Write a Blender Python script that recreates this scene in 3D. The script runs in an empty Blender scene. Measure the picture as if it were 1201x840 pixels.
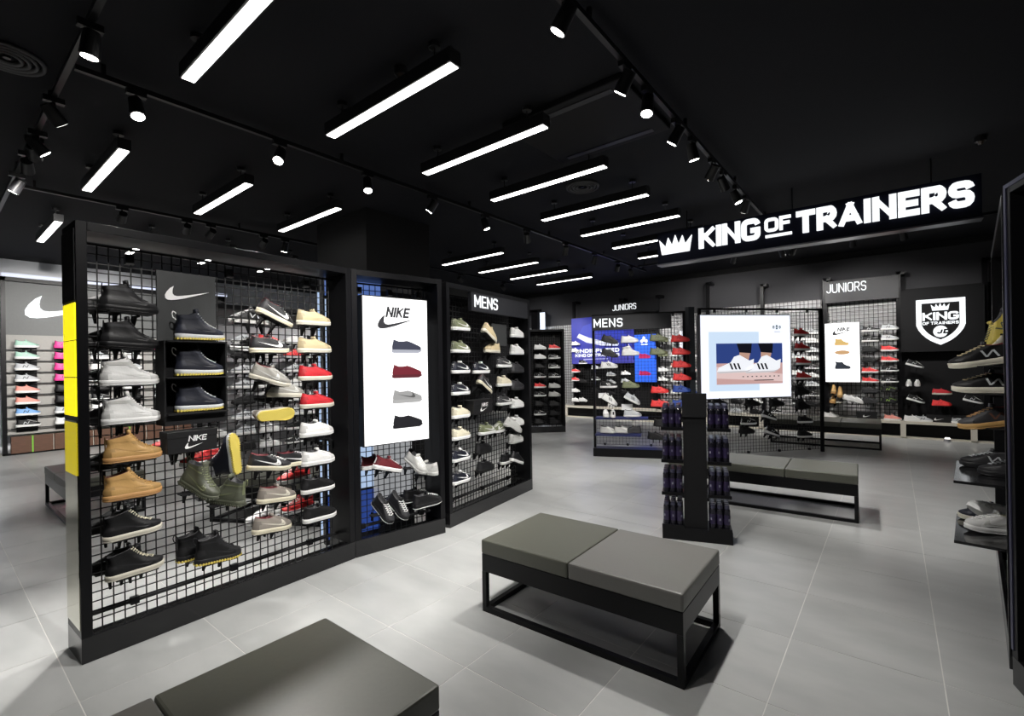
import bpy, bmesh, math, random
from mathutils import Vector, Matrix
from mathutils.geometry import tessellate_polygon
random.seed(7)
PI = math.pi
sc = bpy.context.scene
C = sc.collection

# ------------------------------------------------------------------ camera
F_PX, PITCH, ROLL, YAW, EYE = 557.594, .00105678, -.01679396, .675048, Vector((0, 0, 1.47))
_c, _s = math.cos(YAW), math.sin(YAW)
_fw, _rt, _up = Vector((-_s, _c, 0)), Vector((_c, _s, 0)), Vector((0, 0, 1))
CF = _fw*math.cos(PITCH) + _up*math.sin(PITCH)
_u = -_fw*math.sin(PITCH) + _up*math.cos(PITCH)
CR = _rt*math.cos(ROLL) + _u*math.sin(ROLL)
CU = -_rt*math.sin(ROLL) + _u*math.cos(ROLL)
cd = bpy.data.cameras.new('camera'); cam = bpy.data.objects.new('camera', cd); C.objects.link(cam)
cd.sensor_width = 36; cd.lens = F_PX/1201*36; cd.shift_y = 8.12/1201; cd.clip_start = .05; cd.clip_end = 60
cam.matrix_world = Matrix(((CR.x, CU.x, -CF.x, 0), (CR.y, CU.y, -CF.y, 0), (CR.z, CU.z, -CF.z, EYE.z), (0, 0, 0, 1)))
sc.camera = cam
# ------------------------------------------------------------------ world and exposure
w = bpy.data.worlds.new('world'); sc.world = w; w.use_nodes = True
w.node_tree.nodes['Background'].inputs[0].default_value = (.8, .88, 1, 1)
w.node_tree.nodes['Background'].inputs[1].default_value = .02
sc.view_settings.view_transform = 'Standard'; sc.view_settings.look = 'None'
sc.view_settings.exposure = 0; sc.view_settings.gamma = 1; sc.view_settings.use_curve_mapping = False
sc.cycles.use_denoising = True
sc.cycles.max_bounces = 5; sc.cycles.diffuse_bounces = 3; sc.cycles.glossy_bounces = 3
SPOT_W, LINEAR_E = 175, 9.0                      # the track spots and the linear ceiling lamps

def ray(x, y): return CF*F_PX + CR*(x-600.5) - CU*(y-428.12)
def at(x, y, o, n):                              # the point of a plane (o, n) seen along one line of sight
    r = ray(x, y); return EYE + r*((o-EYE).dot(n)/r.dot(n))

# ------------------------------------------------------------------ materials
MATS = {}
def mat(name, col, rough=.5, metal=0., emit=0., var=0., bump=0., scale=30, spec=.5, stretch=None):
    if name in MATS: return MATS[name]
    m = bpy.data.materials.new(name); m.use_nodes = True; nt = m.node_tree; b = nt.nodes['Principled BSDF']
    col = (*col, 1); b.inputs['Base Color'].default_value = col
    b.inputs['Roughness'].default_value = rough; b.inputs['Metallic'].default_value = metal
    b.inputs['Specular IOR Level'].default_value = spec
    if emit:
        b.inputs['Base Color'].default_value = tuple(c*.22 for c in col[:3])+(1,)
        b.inputs['Emission Color'].default_value = col; b.inputs['Emission Strength'].default_value = emit
    if var or bump:
        tc = nt.nodes.new('ShaderNodeTexCoord'); no = nt.nodes.new('ShaderNodeTexNoise'); no.inputs['Scale'].default_value = scale
        no.inputs['Detail'].default_value = 5
        mp = nt.nodes.new('ShaderNodeMapping'); nt.links.new(tc.outputs['Object'], mp.inputs[0]); nt.links.new(mp.outputs[0], no.inputs[0])
        if stretch: mp.inputs['Scale'].default_value = stretch
        if var:
            mx = nt.nodes.new('ShaderNodeMix'); mx.data_type = 'RGBA'
            mx.inputs['A'].default_value = tuple(c*(1-var) for c in col[:3])+(1,); mx.inputs['B'].default_value = tuple(min(1, c*(1+var)) for c in col[:3])+(1,)
            nt.links.new(no.outputs['Fac'], mx.inputs['Factor']); nt.links.new(mx.outputs['Result'], b.inputs['Base Color'])
        if bump:
            bp = nt.nodes.new('ShaderNodeBump'); bp.inputs['Strength'].default_value = bump; bp.inputs['Distance'].default_value = .002
            nt.links.new(no.outputs['Fac'], bp.inputs['Height']); nt.links.new(bp.outputs[0], b.inputs['Normal'])
    MATS[name] = m; return m
BLACK = mat('black_metal', (.008, .008, .009), .38, 0, var=.2, scale=8)
FRAME = mat('frame_metal', (.005, .005, .006), .34, .0, var=.15, scale=6, spec=.22)
WIRE = mat('wire_black', (.01, .01, .011), .45)
WIREL = mat('wire_grey', (.03, .03, .032), .4)
MATTE = mat('matte_black', (.006, .006, .007), .7, spec=.25)
CEIL = mat('ceiling_paint', (.0055, .006, .0085), .85, var=.15, scale=2, spec=.3)
WALLG = mat('wall_grey', (.05, .05, .055), .85, var=.06, scale=1.5)
WALLW = mat('wall_white', (.72, .74, .78), .7, var=.04, scale=2)
PANEL = mat('graphite_panel', (.035, .037, .038), .5, var=.2, bump=.15, scale=14)
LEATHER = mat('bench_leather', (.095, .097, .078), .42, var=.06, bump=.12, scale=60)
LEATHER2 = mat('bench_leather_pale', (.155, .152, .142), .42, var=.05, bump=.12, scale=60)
MIRROR = mat('tinted_mirror', (.74, .72, .60), .06, 1.0)
YELLOW = mat('yellow_reflected', (1, .86, .01), .4, emit=1.0, var=.06, scale=3)  # yellow seen reflected in the rack end, put in as a glowing colour
WHITE_E = mat('lit_white', (1, 1, 1), .4, emit=1.35)
SIGN_E = mat('lit_letters', (.95, .98, 1), .4, emit=1.1)
LENS_E = mat('lamp_lens', (1, .97, .9), .4, emit=30)
LENS_OFF = mat('lamp_lens_dim', (1, .97, .92), .4, emit=3)
TUBE_E = mat('linear_diffuser', (1, .98, .95), .4, emit=LINEAR_E)
NAVYP = mat('sign_navy', (.003, .004, .012), .8, spec=.15)
CREAM = mat('cream_laminate', (.62, .58, .5), .5, var=.05)
SHELFM = mat('shelf_gloss_black', (.012, .012, .013), .12)
GROUT = mat('grout_pale', (.66, .65, .62), .8, var=.25, scale=3)

GLOSS = mat('plinth_gloss', (.010, .010, .011), .16)
def tile_mat():
    m = bpy.data.materials.new('floor_tile_grey'); m.use_nodes = True; nt = m.node_tree; b = nt.nodes['Principled BSDF']
    N = nt.nodes.new; L = nt.links.new
    ge = N('ShaderNodeNewGeometry'); oi = N('ShaderNodeObjectInfo')
    n1 = N('ShaderNodeTexNoise'); n1.inputs['Scale'].default_value = 2.4; n1.inputs['Detail'].default_value = 3; n1.inputs['Roughness'].default_value = .5
    mp = N('ShaderNodeMapping'); mp.inputs['Scale'].default_value = (1, 2.2, 1); L(ge.outputs['Position'], mp.inputs[0]); L(mp.outputs[0], n1.inputs[0])
    cr = N('ShaderNodeValToRGB'); cr.color_ramp.elements[0].position = .3; cr.color_ramp.elements[1].position = .72
    cr.color_ramp.elements[0].color = (.365, .372, .368, 1); cr.color_ramp.elements[1].color = (.435, .441, .435, 1)
    L(n1.outputs['Fac'], cr.inputs[0])
    hs = N('ShaderNodeHueSaturation'); mr = N('ShaderNodeMapRange'); mr.inputs['To Min'].default_value = .94; mr.inputs['To Max'].default_value = 1.06
    L(oi.outputs['Random'], mr.inputs[0]); L(mr.outputs[0], hs.inputs['Value']); L(cr.outputs[0], hs.inputs['Color']); L(hs.outputs[0], b.inputs['Base Color'])
    b.inputs['Roughness'].default_value = .29
    return m
TILE = tile_mat()

# ------------------------------------------------------------------ mesh helpers
class MB:
    def __init__(s): s.v = []; s.f = []; s.m = []; s.sm = []
    def add(s, vs, fs, m=0, smooth=False):
        k = len(s.v); s.v += [tuple(v) for v in vs]
        for f in fs: s.f.append(tuple(i+k for i in f)); s.m.append(m); s.sm.append(smooth)
    def box(s, x0, x1, y0, y1, z0, z1, m=0):
        s.add([(x, y, z) for z in (z0, z1) for y in (y0, y1) for x in (x0, x1)],
              [(0, 2, 3, 1), (4, 5, 7, 6), (0, 1, 5, 4), (2, 6, 7, 3), (0, 4, 6, 2), (1, 3, 7, 5)], m)
    def prism(s, poly, a, b, plane='xz', m=0):   # a 2-D outline given a thickness from a to b
        n = len(poly)
        def P(p, d): return (p[0], d, p[1]) if plane == 'xz' else ((p[0], p[1], d) if plane == 'xy' else (d, p[0], p[1]))
        vs = [P(p, a) for p in poly]+[P(p, b) for p in poly]
        tr = tessellate_polygon([[Vector((p[0], p[1], 0)) for p in poly]])
        fs = [tuple(t) for t in tr]+[tuple(i+n for i in reversed(t)) for t in tr]+[(i, (i+1) % n, (i+1) % n+n, i+n) for i in range(n)]
        s.add(vs, fs, m)
    def cyl(s, p, q, r0, r1=None, n=12, m=0, caps=True):
        r1 = r0 if r1 is None else r1; p = Vector(p); q = Vector(q); d = (q-p).normalized()
        a = d.orthogonal().normalized(); b = d.cross(a); vs = []
        for c, r in ((p, r0), (q, r1)):
            for i in range(n): t = 2*PI*i/n; vs.append(c+a*math.cos(t)*r+b*math.sin(t)*r)
        s.add(vs, [(i, (i+1) % n, (i+1) % n+n, i+n) for i in range(n)], m, True)
        if caps: s.add(vs, [tuple(range(n-1, -1, -1)), tuple(range(n, 2*n))], m)
    def mesh(s, name, mats):
        me = bpy.data.meshes.new(name); me.from_pydata(s.v, [], s.f)
        for mm in mats: me.materials.append(mm)
        me.polygons.foreach_set('material_index', s.m); me.polygons.foreach_set('use_smooth', s.sm)
        me.update()
        bm = bmesh.new(); bm.from_mesh(me); bmesh.ops.recalc_face_normals(bm, faces=bm.faces); bm.to_mesh(me); bm.free()
        return me
    def build(s, name, mats, parent=None, bevel=0):
        if not isinstance(mats, (list, tuple)): mats = [mats]
        o = bpy.data.objects.new(name, s.mesh(name, mats)); C.objects.link(o)
        if parent: o.parent = parent
        if bevel:
            b = o.modifiers.new('bevel', 'BEVEL'); b.width = bevel; b.segments = 2; b.limit_method = 'ANGLE'
        return o
SHORT = [('with white side mark and cream sole', 'with cream sole'), ('with white side mark and sole', 'with white side mark'), ('bright red runner with white sole', 'white-soled red runner'), ('black runner with white sole', 'white-soled black runner'),
         ('with thick white sole', 'with white sole'), ('with gum sole', 'on gum sole'), (' suede', ''), ('in the leftmost column of the nearest left rack', 'in the nearest rack\'s leftmost column'), ('in the rightmost column of the nearest left rack', 'in the nearest rack\'s rightmost column'),
         ('at the foot of the nearest left rack', 'at the nearest rack\'s foot'), ('olive and white low trainer', 'olive low trainer'), ('first column of the MENS rack', 'first MENS rack column'), ('leather ', ''),
         ('of the rack behind the nearest one', 'behind the nearest rack'), (' behind the wires of the nearest rack,', ' behind the nearest rack,'), ('at the lower right of the', 'low right on the'), ('in the second column of the MENS rack', 'in the second MENS column'),
         ('with yellow outsole edge', 'with yellow sole'), ('with thin white sole edge', 'with white sole'), (' low trainer', ' trainer'), ('black and', 'black and'), ('tilted, right of the tilted white one', 'right of the tilted white one'), ('with dark side stripes', 'with dark stripes'), ('with three white side stripes', 'with white stripes'), ('with three black side stripes', 'with black stripes'), ('the open MENS rack', 'the open rack'), ('low right on the MENS rack', 'low right in MENS rack')]
def short(l):
    for a, b in SHORT:
        if len(l.split()) <= 16: break
        l = l.replace(a, b)
    return l
def tag(o, label=None, cat=None, group=None, kind=None):
    if label: o['label'] = short(label)
    if cat: o['category'] = cat
    if group: o['group'] = group
    if kind: o['kind'] = kind
    return o
def thing(name, label, cat, loc=(0, 0, 0), rz=0, group=None):
    o = bpy.data.objects.new(name, None); C.objects.link(o); o.location = loc; o.rotation_euler = (0, 0, rz); o.empty_display_size = .1
    return tag(o, label, cat, group)
def inst(name, me, parent=None, loc=(0, 0, 0), rot=(0, 0, 0)):
    o = bpy.data.objects.new(name, me); C.objects.link(o); o.location = loc; o.rotation_euler = rot
    if parent: o.parent = parent
    return o
def bx(name, m, parent, x0, x1, y0, y1, z0, z1, bevel=0):
    b = MB(); b.box(x0, x1, y0, y1, z0, z1); return b.build(name, m, parent, bevel)
ORD = ['first', 'second', 'third', 'fourth', 'fifth', 'sixth', 'seventh', 'eighth', 'ninth', 'tenth', 'eleventh', 'twelfth']

# ------------------------------------------------------------------ the setting
FX0, FX1, FY0, FY1 = -12.9, 2.4, -3.2, 11.8
HC = 3.62
def structure(name, m, *b):
    o = bx(name, m, None, *b); o['kind'] = 'structure'; return o
floor = structure('floor', GROUT, FX0, FX1, FY0, FY1, -.1, -.0015)
structure('ceiling', CEIL, FX0, FX1, FY0, FY1, HC, HC+.1)
wb = structure('wall_back', WALLG, FX0, FX1, FY1, FY1+.1, 0, HC)
structure('wall_left', WALLW, FX0-.1, FX0, FY0, FY1, 0, HC)
structure('wall_right', mat('wall_dark', (.03, .03, .033), .8), FX1, FX1+.1, FY0, FY1, 0, HC)
structure('wall_front', mat('wall_dark', (.03, .03, .033), .8), FX0, FX1, FY0-.1, FY0, 0, HC)
tx, ty, tg = .603, .610, .0022
TM = MB(); TM.box(tg-tx/2, tx/2-tg, tg-ty/2, ty/2-tg, -.006, 0); tile_me = TM.mesh('tile', [TILE])
cells = []
for i in range(-22, 4):
    for j in range(-6, 19):
        cx, cy = .162+tx*(i+.5), .435+ty*(j+.5)
        if cx-tx/2 < FX0 or cx+tx/2 > FX1 or cy-ty/2 < FY0 or cy+ty/2 > FY1: continue
        v = Vector((cx, cy, 0))-EYE; w_ = v.dot(CF)
        vis = w_ > .3 and -60 < 600+F_PX*v.dot(CR)/w_ < 1260 and 428-F_PX*v.dot(CU)/w_ < 960
        cells.append((not vis, v.length, cx, cy))
cells.sort()
far = MB()
for k, (nv, d, cx, cy) in enumerate(cells):
    if k < 300 and not nv: inst('tile', tile_me, floor, (cx, cy, 0))
    else: far.box(cx-tx/2+tg, cx+tx/2-tg, cy-ty/2+tg, cy+ty/2-tg, -.006, 0)
o = far.build('tile_field', TILE, floor); o['kind'] = 'stuff'
structure('wall_column', mat('column_black', (.003, .003, .0035), .8), -6.71, -5.47, 3.76, 4.87, 0, HC)
bx('cornice', mat('column_black', (.003, .003, .0035), .8), wb, FX0+.01, FX1-.01, FY1-.12, FY1, HC-.10, HC)

# ------------------------------------------------------------------ ceiling fittings
def track(name, label, x0, x1, y0, y1):
    t = thing('lighting_track', label, 'light track', ((x0+x1)/2, (y0+y1)/2, 3.55))
    hx, hy = max((x1-x0)/2, .018), max((y1-y0)/2, .018)
    bx('track_rail', BLACK, t, -hx, hx, -hy, hy, -.035, 0)
    L = max(hx, hy)*2; n = max(2, int(L/1.5))
    for k in range(n):
        a = -L/2+.15+(L-.3)*k/(n-1); x, y = (a, 0) if hx > hy else (0, a)
        bx('hanger', BLACK, t, x-.012, x+.012, y-.012, y+.012, 0, HC-3.55)
track('a', 'long black lighting track running between the linear lamps and the lit overhead sign', -1.40, -1.40, -1, 9.5)
track('b', 'black lighting track running above the front of the left shoe racks', -4.28, -4.28, .68, 10.2)
track('c', 'short black lighting track crossing the ceiling at the upper left', -9.0, -2.9, .65, .65)
track('d', 'black lighting track above the aisle behind the dark column', -7.45, -7.45, .68, 9.5)

def linear_lamp(x0, x1, y, label):
    t = thing('linear_lamp', label, 'lamp', ((x0+x1)/2, y, 3.4), 0, 'linear lamps in rows under the ceiling')
    h = (x1-x0)/2
    bx('housing', BLACK, t, -h-.012, h+.012, -.048, .048, .004, .10)
    bx('diffuser', TUBE_E, t, -h, h, -.036, .036, 0, .0045)
    for s in (-1, 1):
        b = MB(); b.cyl((s*h*.75, 0, .10), (s*h*.75, 0, HC-3.4), .006, n=6); b.cyl((s*h*.75, 0, HC-3.4-.03), (s*h*.75, 0, HC-3.4), .04, n=12); b.build('suspension', BLACK, t)
rows = [1.14+1.028*k for k in range(9)]
for k, y in enumerate(rows):
    linear_lamp(-3.63 if k < 8 else -3.5, -2.17, y, 'white linear ceiling lamp, %s from the camera in the right-hand row' % ORD[k])
    if k not in (3, 4): linear_lamp(-6.66, -5.20, y, 'white linear ceiling lamp, %s from the camera in the middle row past the left rack' % ORD[k])
for k in (0, 1, 2, 3): linear_lamp(-9.75, -8.3, rows[k], 'white linear ceiling lamp, %s from the camera in the far left row' % ORD[k])

def spot(p, aim, label, on=True, power=1., ang=62, grp='track spotlights on the black ceiling'):
    p = Vector(p); d = (Vector(aim)-p).normalized()
    t = thing('track_spotlight', label, 'spotlight', p, 0, grp)
    c = Vector((0, 0, -.16)); b = MB(); b.cyl(c-d*.075, c+d*.07, .042, .05, n=18); b.build('lamp_head', BLACK, t)
    b = MB(); b.cyl(c+d*.0702, c+d*.073, .040, .040, n=18); b.build('lens', LENS_E if on else LENS_OFF, t)
    b = MB(); b.box(-.022, .022, -.06, .06, -.07, -.03); b.cyl((0, 0, -.07), (0, 0, -.14), .012, n=8); b.build('track_adapter', BLACK, t)
    if on:
        l = bpy.data.lights.new('beam', 'SPOT'); l.energy = SPOT_W*power; l.spot_size = math.radians(ang); l.spot_blend = .6
        l.shadow_soft_size = .04; l.color = (1, .97, .93)
        o = bpy.data.objects.new('beam', l); C.objects.link(o); o.parent = t; o.location = c+d*.085
        o.rotation_euler = d.to_track_quat('-Z', 'Y').to_euler()
def on_track(px, py, fixed, val):
    n = Vector((1, 0, 0)) if fixed == 'x' else Vector((0, 1, 0)); q = at(px, py, Vector((val, val, 0)), n)
    return (val, q.y, 3.55) if fixed == 'x' else (q.x, val, 3.55)
A1 = [(661, 8, (-3.2, 2.0, .9), 1, 1.5), (733, 92, (-3.2, 3.4, 1.2), 1, 1.0), (759, 108, (-1.4, 2.6, 0), 1, 1.3), (793, 148, (-3.3, 4.2, 1.0), 1, 1.), (812, 165, (-1.0, 5.6, 0), 1, .7),
      (835, 190, (-3.6, 6.4, 1.0), 1, 2.2), (848, 203, (-.9, 7.5, 1.2), 0, 1), (863, 218, (.0, 6.5, 0), 1, 1.5), (874, 232, (-2.5, 7.4, 1.2), 0, 1)]
B1 = [(160, 120, (-3.3, 1.1, 1.0), 1, 1.5), (328, 180, (-3.2, .9, 1.1), 1, 1.5), (431, 210, (-3.3, 2.5, .5), 1, .7), (507, 238, (-6.0, 2.9, 1.0), 1, 1.4), (569, 257, (-3.4, 5.8, 0), 1, 1.),
      (618, 272, (-5.7, 8.2, 1), 0, 1), (663, 290, (-5.8, 8.3, 1.2), 1, 1.), (697, 298, (-5.8, 8.8, 1), 0, 1), (724, 310, (-6.4, 11.4, 1.5), 1, 2.), (740, 314, (-4.3, 11.4, 1.6), 1, 2.5)]
C1 = [(106, 40, (-4.2, .4, 0), 1, .9), (63, 112, (-5.9, 2.8, 1.2), 0, 1), (44, 160, (-5.9, 2.8, 1.2), 1, .9), (32, 195, (-12.2, 1.6, 1.2), 1, 3), (20, 222, (-8.6, -1.0, .0), 1, 2.2), (41, 219, (-10.5, 1.8, 1.5), 0, 1)]
D1 = [(143, 240, (-12.2, 1.8, 1.3), 1, 1.6), (219, 258, (-12.2, 3.2, 1.2), 1, 2.), (247, 262, (-12.3, 2.0, 1.4), 1, 3.), (309, 276, (-12.2, 3.6, 1.2), 0, 1), (334, 281, (-8.6, 3.4, 0), 1, 1.2), (540, 320, (-8.2, 11.5, 1.6), 1, 1.5), (590, 326, (-7.2, 11.5, 1.6), 1, 1.5)]
for lst, fx, val, nm in ((A1, 'x', -1.40, 'track beside the overhead sign'), (B1, 'x', -4.28, 'track above the left racks'), (C1, 'y', .65, 'cross track at the upper left'), (D1, 'x', -7.45, 'track behind the dark column')):
    for k, (px, py, aim, on, pw) in enumerate(lst):
        spot(on_track(px, py, fx, val), aim, 'black cylindrical spotlight, %s along the %s' % (ORD[k], nm), on, pw, 70 if aim[2] < .3 else 60)
# the wall-washing spots just before the back display, hung under the sign's far side; first and last are added to brighten the wall
for k, (px, aim, pw) in enumerate([(860, (-3.2, 11.6, 1.9), .75), (917, (-1.0, 11.6, 1.5), .9), (930, (-2.4, 11.6, 2.0), .7), (1000, (-.4, 11.6, 1.8), .6), (1060, (.7, 11.6, 1.2), .55)]):
    q = at(px, 290, Vector((0, 9.6, 0)), Vector((0, 1, 0))); spot((q.x, 9.6, 3.55), aim, 'black spotlight under the overhead sign, %s from the left' % ORD[k], True, pw, 95, 'spotlights washing the back wall')
track('e', 'black lighting track before the back wall beyond the overhead sign', -4.2, 1.9, 9.6, 9.6)
for k, (y, aim, pw) in enumerate([(-.6, (-1.8, .2, .2), .35), (.75, (-3.2, 1.4, .9), 1.3), (1.15, (.15, 3.5, .3), .75), (1.5, (-.9, 5.2, 0), .7), (1.8, (-3.3, 2.6, .6), .9)]):  # out-of-view spots added to brighten the near racks, benches and floor
    spot((-1.40, y, 3.55), aim, 'added unseen spotlight overhead near the camera, %s on its track' % ORD[k], True, pw, 75, 'added spotlights overhead near the camera')

def grille(name, label, cat, x, y, r):
    t = thing(name, label, cat, (x, y, HC-.02)); b = MB()
    for rr in (r, r*.78, r*.56, r*.34):
        n = 32
        vs = [((rr+dd)*math.cos(2*PI*i/n), (rr+dd)*math.sin(2*PI*i/n), z) for dd, z in ((0, 0), (.022, -.01), (.03, .018), (.0, .018)) for i in range(n)]
        b.add(vs, [(a*n+i, a*n+(i+1) % n, ((a+1) % 4)*n+(i+1) % n, ((a+1) % 4)*n+i) for a in range(4) for i in range(n)], 0, True)
    b.build('louvre_rings', mat('vent_grey', (.05, .05, .052), .5), t)
    b = MB(); b.cyl((0, 0, .0), (0, 0, .019), r*.12, n=16); b.build('hub', BLACK, t)
q = at(8, 65, Vector((0, 0, HC)), Vector((0, 0, 1))); grille('ceiling_vent', 'round black air vent at the upper left corner of the ceiling', 'vent', q.x, q.y, .17)
q = at(683, 218, Vector((0, 0, HC)), Vector((0, 0, 1))); grille('ceiling_vent', 'round black air vent between linear lamps near the middle of the ceiling', 'vent', q.x, q.y, .17)
t = thing('ceiling_cassette', 'large square black air cassette flush with the ceiling beside the sign track', 'air conditioner', (-2.05, 3.75, HC))
q0 = at(690, 128, Vector((0, 0, HC)), Vector((0, 0, 1)))
bx('cassette_panel', MATTE, t, -.62, .52, -.5, .5, -.05, 0, .01)
for s in (-1, 1): bx('air_slot', BLACK, t, -.5, .4, s*.4-.03, s*.4+.03, -.055, -.05)
t = thing('ceiling_sensor', 'small blue-lit square sensor on the ceiling beside the second linear lamp', 'sensor', at(410, 130, Vector((0, 0, HC)), Vector((0, 0, 1))))
bx('sensor_body', BLACK, t, -.05, .05, -.05, .05, -.03, 0); bx('sensor_light', mat('sensor_blue', (.15, .3, 1), .5, emit=.6), t, -.035, .035, -.035, .035, -.033, -.03)
for k, (px, py, w_) in enumerate([(470, 80, 'above the second linear lamp'), (1150, 160, 'at the right end of the ceiling'), (400, 78, 'left of the second linear lamp')][:2]):
    t = thing('ceiling_camera', 'small round black ceiling camera %s' % w_, 'camera', at(px, py, Vector((0, 0, HC)), Vector((0, 0, 1))))
    b = MB(); b.cyl((0, 0, 0), (0, 0, -.05), .05, .045, n=16); b.build('camera_base', BLACK, t)
    b = MB(); b.cyl((0, 0, -.05), (0, 0, -.08), .03, .015, n=16); b.build('camera_dome', mat('dome', (.1, .08, .07), .1), t)

# ------------------------------------------------------------------ lettering: every letter is a stroke outline with thickness
def arc(cx, cy, rx, ry, a0, a1, n=6): return [(cx+rx*math.cos(math.radians(a0+(a1-a0)*i/n)), cy+ry*math.sin(math.radians(a0+(a1-a0)*i/n))) for i in range(n+1)]
_O = arc(.7, .78, .3, .22, 0, 90, 4)+arc(.3, .78, .3, .22, 90, 180, 4)+arc(.3, .22, .3, .22, 180, 270, 4)+arc(.7, .22, .3, .22, 270, 360, 4)
GL = {
 'K': (.95, [[(0, 0), (0, 1)], [(0, .42), (1, 1)], [(.3, .6), (1, 0)]]), 'I': (0, [[(0, 0), (0, 1)]]),
 'N': (1, [[(0, 0), (0, 1)], [(0, 1), (1, 0)], [(1, 0), (1, 1)]]),
 'G': (1, [arc(.7, .78, .3, .22, 10, 90, 4)+arc(.3, .78, .3, .22, 90, 180, 4)+arc(.3, .22, .3, .22, 180, 270, 4)+arc(.7, .22, .3, .22, 270, 360, 4)+[(1, .45), (.55, .45)]]),
 'O': (1, [_O+[_O[0]]]), 'F': (.75, [[(0, 0), (0, 1)], [(0, 1), (1, 1)], [(0, .5), (.85, .5)]]),
 'T': (.9, [[(0, 1), (1, 1)], [(.5, 0), (.5, 1)]]),
 'R': (.92, [[(0, 0), (0, 1)], [(0, 1), (.7, 1)]+arc(.7, .72, .3, .28, 90, -90, 6)+[(0, .44)], [(.5, .44), (1, 0)]]),
 'A': (1.1, [[(0, 0), (.5, 1)], [(1, 0), (.5, 1)], [(.22, .26), (.78, .26)]]),
 'E': (.78, [[(0, 0), (0, 1)], [(0, 1), (1, 1)], [(0, .5), (.9, .5)], [(0, 0), (1, 0)]]),
 'S': (.9, [arc(.7, .78, .3, .22, 10, 90, 3)+arc(.3, .76, .3, .24, 90, 270, 6)+arc(.7, .26, .3, .26, 90, -90, 6)+arc(.3, .22, .3, .22, 270, 190, 3)]),
 'M': (1.2, [[(0, 0), (0, 1)], [(1, 0), (1, 1)], [(0, 1), (.5, .25)], [(1, 1), (.5, .25)]]),
 'U': (1, [[(0, 1), (0, .25)]+arc(.3, .25, .3, .25, 180, 270, 4)+arc(.7, .25, .3, .25, 270, 360, 4)+[(1, 1)]]),
 'J': (.8, [[(1, 1), (1, .25)]+arc(.6, .25, .4, .25, 0, -90, 4)+arc(.4, .25, .4, .25, 270, 190, 4)]),
 'D': (.98, [[(0, 0), (0, 1)], [(0, 1), (.6, 1)]+arc(.6, .5, .4, .5, 90, -90, 8)+[(0, 0)]]),
 'P': (.9, [[(0, 0), (0, 1)], [(0, 1), (.7, 1)]+arc(.7, .72, .3, .28, 90, -90, 6)+[(0, .44)]]),
}
def letter(ch, H, W, th, y0, y1, ox, oz, slant=0):
    """one letter H tall, strokes th thick, standing between the depths y0 and y1; returns (MB, advance)"""
    wf, strokes = GL[ch]; b = MB(); cw = wf*W; tot = cw+th
    for st in strokes:
        pts = [Vector((th/2+p[0]*cw, th/2+p[1]*(H-th))) for p in st]
        closed = (pts[0]-pts[-1]).length < 1e-6
        if closed: pts = pts[:-1]
        n = len(pts)
        if not closed:
            e = th/2; 
            if n == 2: a = (pts[1]-pts[0]).normalized(); pts = [pts[0]-a*e, pts[1]+a*e]
            else: pts[0] = pts[0]-(pts[1]-pts[0]).normalized()*e*.3; pts[-1] = pts[-1]+(pts[-1]-pts[-2]).normalized()*e*.3
        Lf, Rt = [], []
        for i in range(n):
            if closed or 0 < i < n-1: a = (pts[i]-pts[i-1]).normalized(); c = (pts[(i+1) % n]-pts[i]).normalized()
            elif i == 0: a = c = (pts[1]-pts[0]).normalized()
            else: a = c = (pts[-1]-pts[-2]).normalized()
            m = Vector((-(a.y+c.y), a.x+c.x))
            m = m.normalized() if m.length > 1e-6 else Vector((-a.y, a.x))
            k = th/2/max(.55, m.dot(Vector((-a.y, a.x))))
            Lf.append(pts[i]+m*k); Rt.append(pts[i]-m*k)
        cl = lambda v: (ox+min(max(v.x, 0), tot)+slant*min(max(v.y, 0), H), oz+min(max(v.y, 0), H))
        Lf = [cl(v) for v in Lf]; Rt = [cl(v) for v in Rt]
        vs = []
        for l, r in zip(Lf, Rt): vs += [(l[0], y0, l[1]), (r[0], y0, r[1]), (r[0], y1, r[1]), (l[0], y1, l[1])]
        fs = []
        for i in range(n if closed else n-1):
            a, c = 4*i, 4*((i+1) % n)
            fs += [(a, a+1, c+1, c), (a+1, a+2, c+2, c+1), (a+2, a+3, c+3, c+2), (a+3, a, c, c+3)]
        if not closed: fs += [(0, 3, 2, 1), (4*n-4, 4*n-3, 4*n-2, 4*n-1)]
        b.add(vs, fs)
    return b, tot
def word(txt, parent, m, x, z, H, W, th, y0, y1, gap=.25, slant=0, joined=None, fit=None, wt=.24):
    if fit:                                       # stretch letter width so that the word fills its real length
        n = len(txt.replace(' ', '')); th = min(fit/(n+txt.count(' ')*.4)*wt, H*.3); fw = sum(GL[c][0] for c in txt if c != ' '); sp = txt.count(' ')
        W = (fit-th*n-gap*th*(n-1)-sp*th*1.2)/fw
    jb = MB() if joined else None
    for ch in txt:
        if ch == ' ': x += th*1.2; continue
        b, adv = letter(ch, H, W, th, y0, y1, x, z, slant)
        if joined: jb.add(b.v, b.f)
        else: b.build('letter', m, parent)
        x += adv+gap*th
    if joined: jb.build(joined, m, parent)
    return x
SW = [(1, .262), (.75, .20), (.5, .14), (.36, .108), (.27, .095), (.205, .105), (.17, .145), (.165, .2), (.175, .27), (.195, .335), (.12, .28), (.05, .19), (.008, .10), (.01, .03), (.06, -.01), (.14, -.015), (.25, .005), (.45, .06), (.7, .15)]
def crown(ox, oz, w_, h, y0, y1):
    b = MB(); P = [(.08, 0), (.92, 0), (1, .85), (.8, .42), (.72, .92), (.6, .45), (.5, 1), (.4, .45), (.28, .92), (.2, .42), (0, .85)]
    b.prism([(ox+x*w_, oz+z*h) for x, z in P], y0, y1); return b

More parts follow.
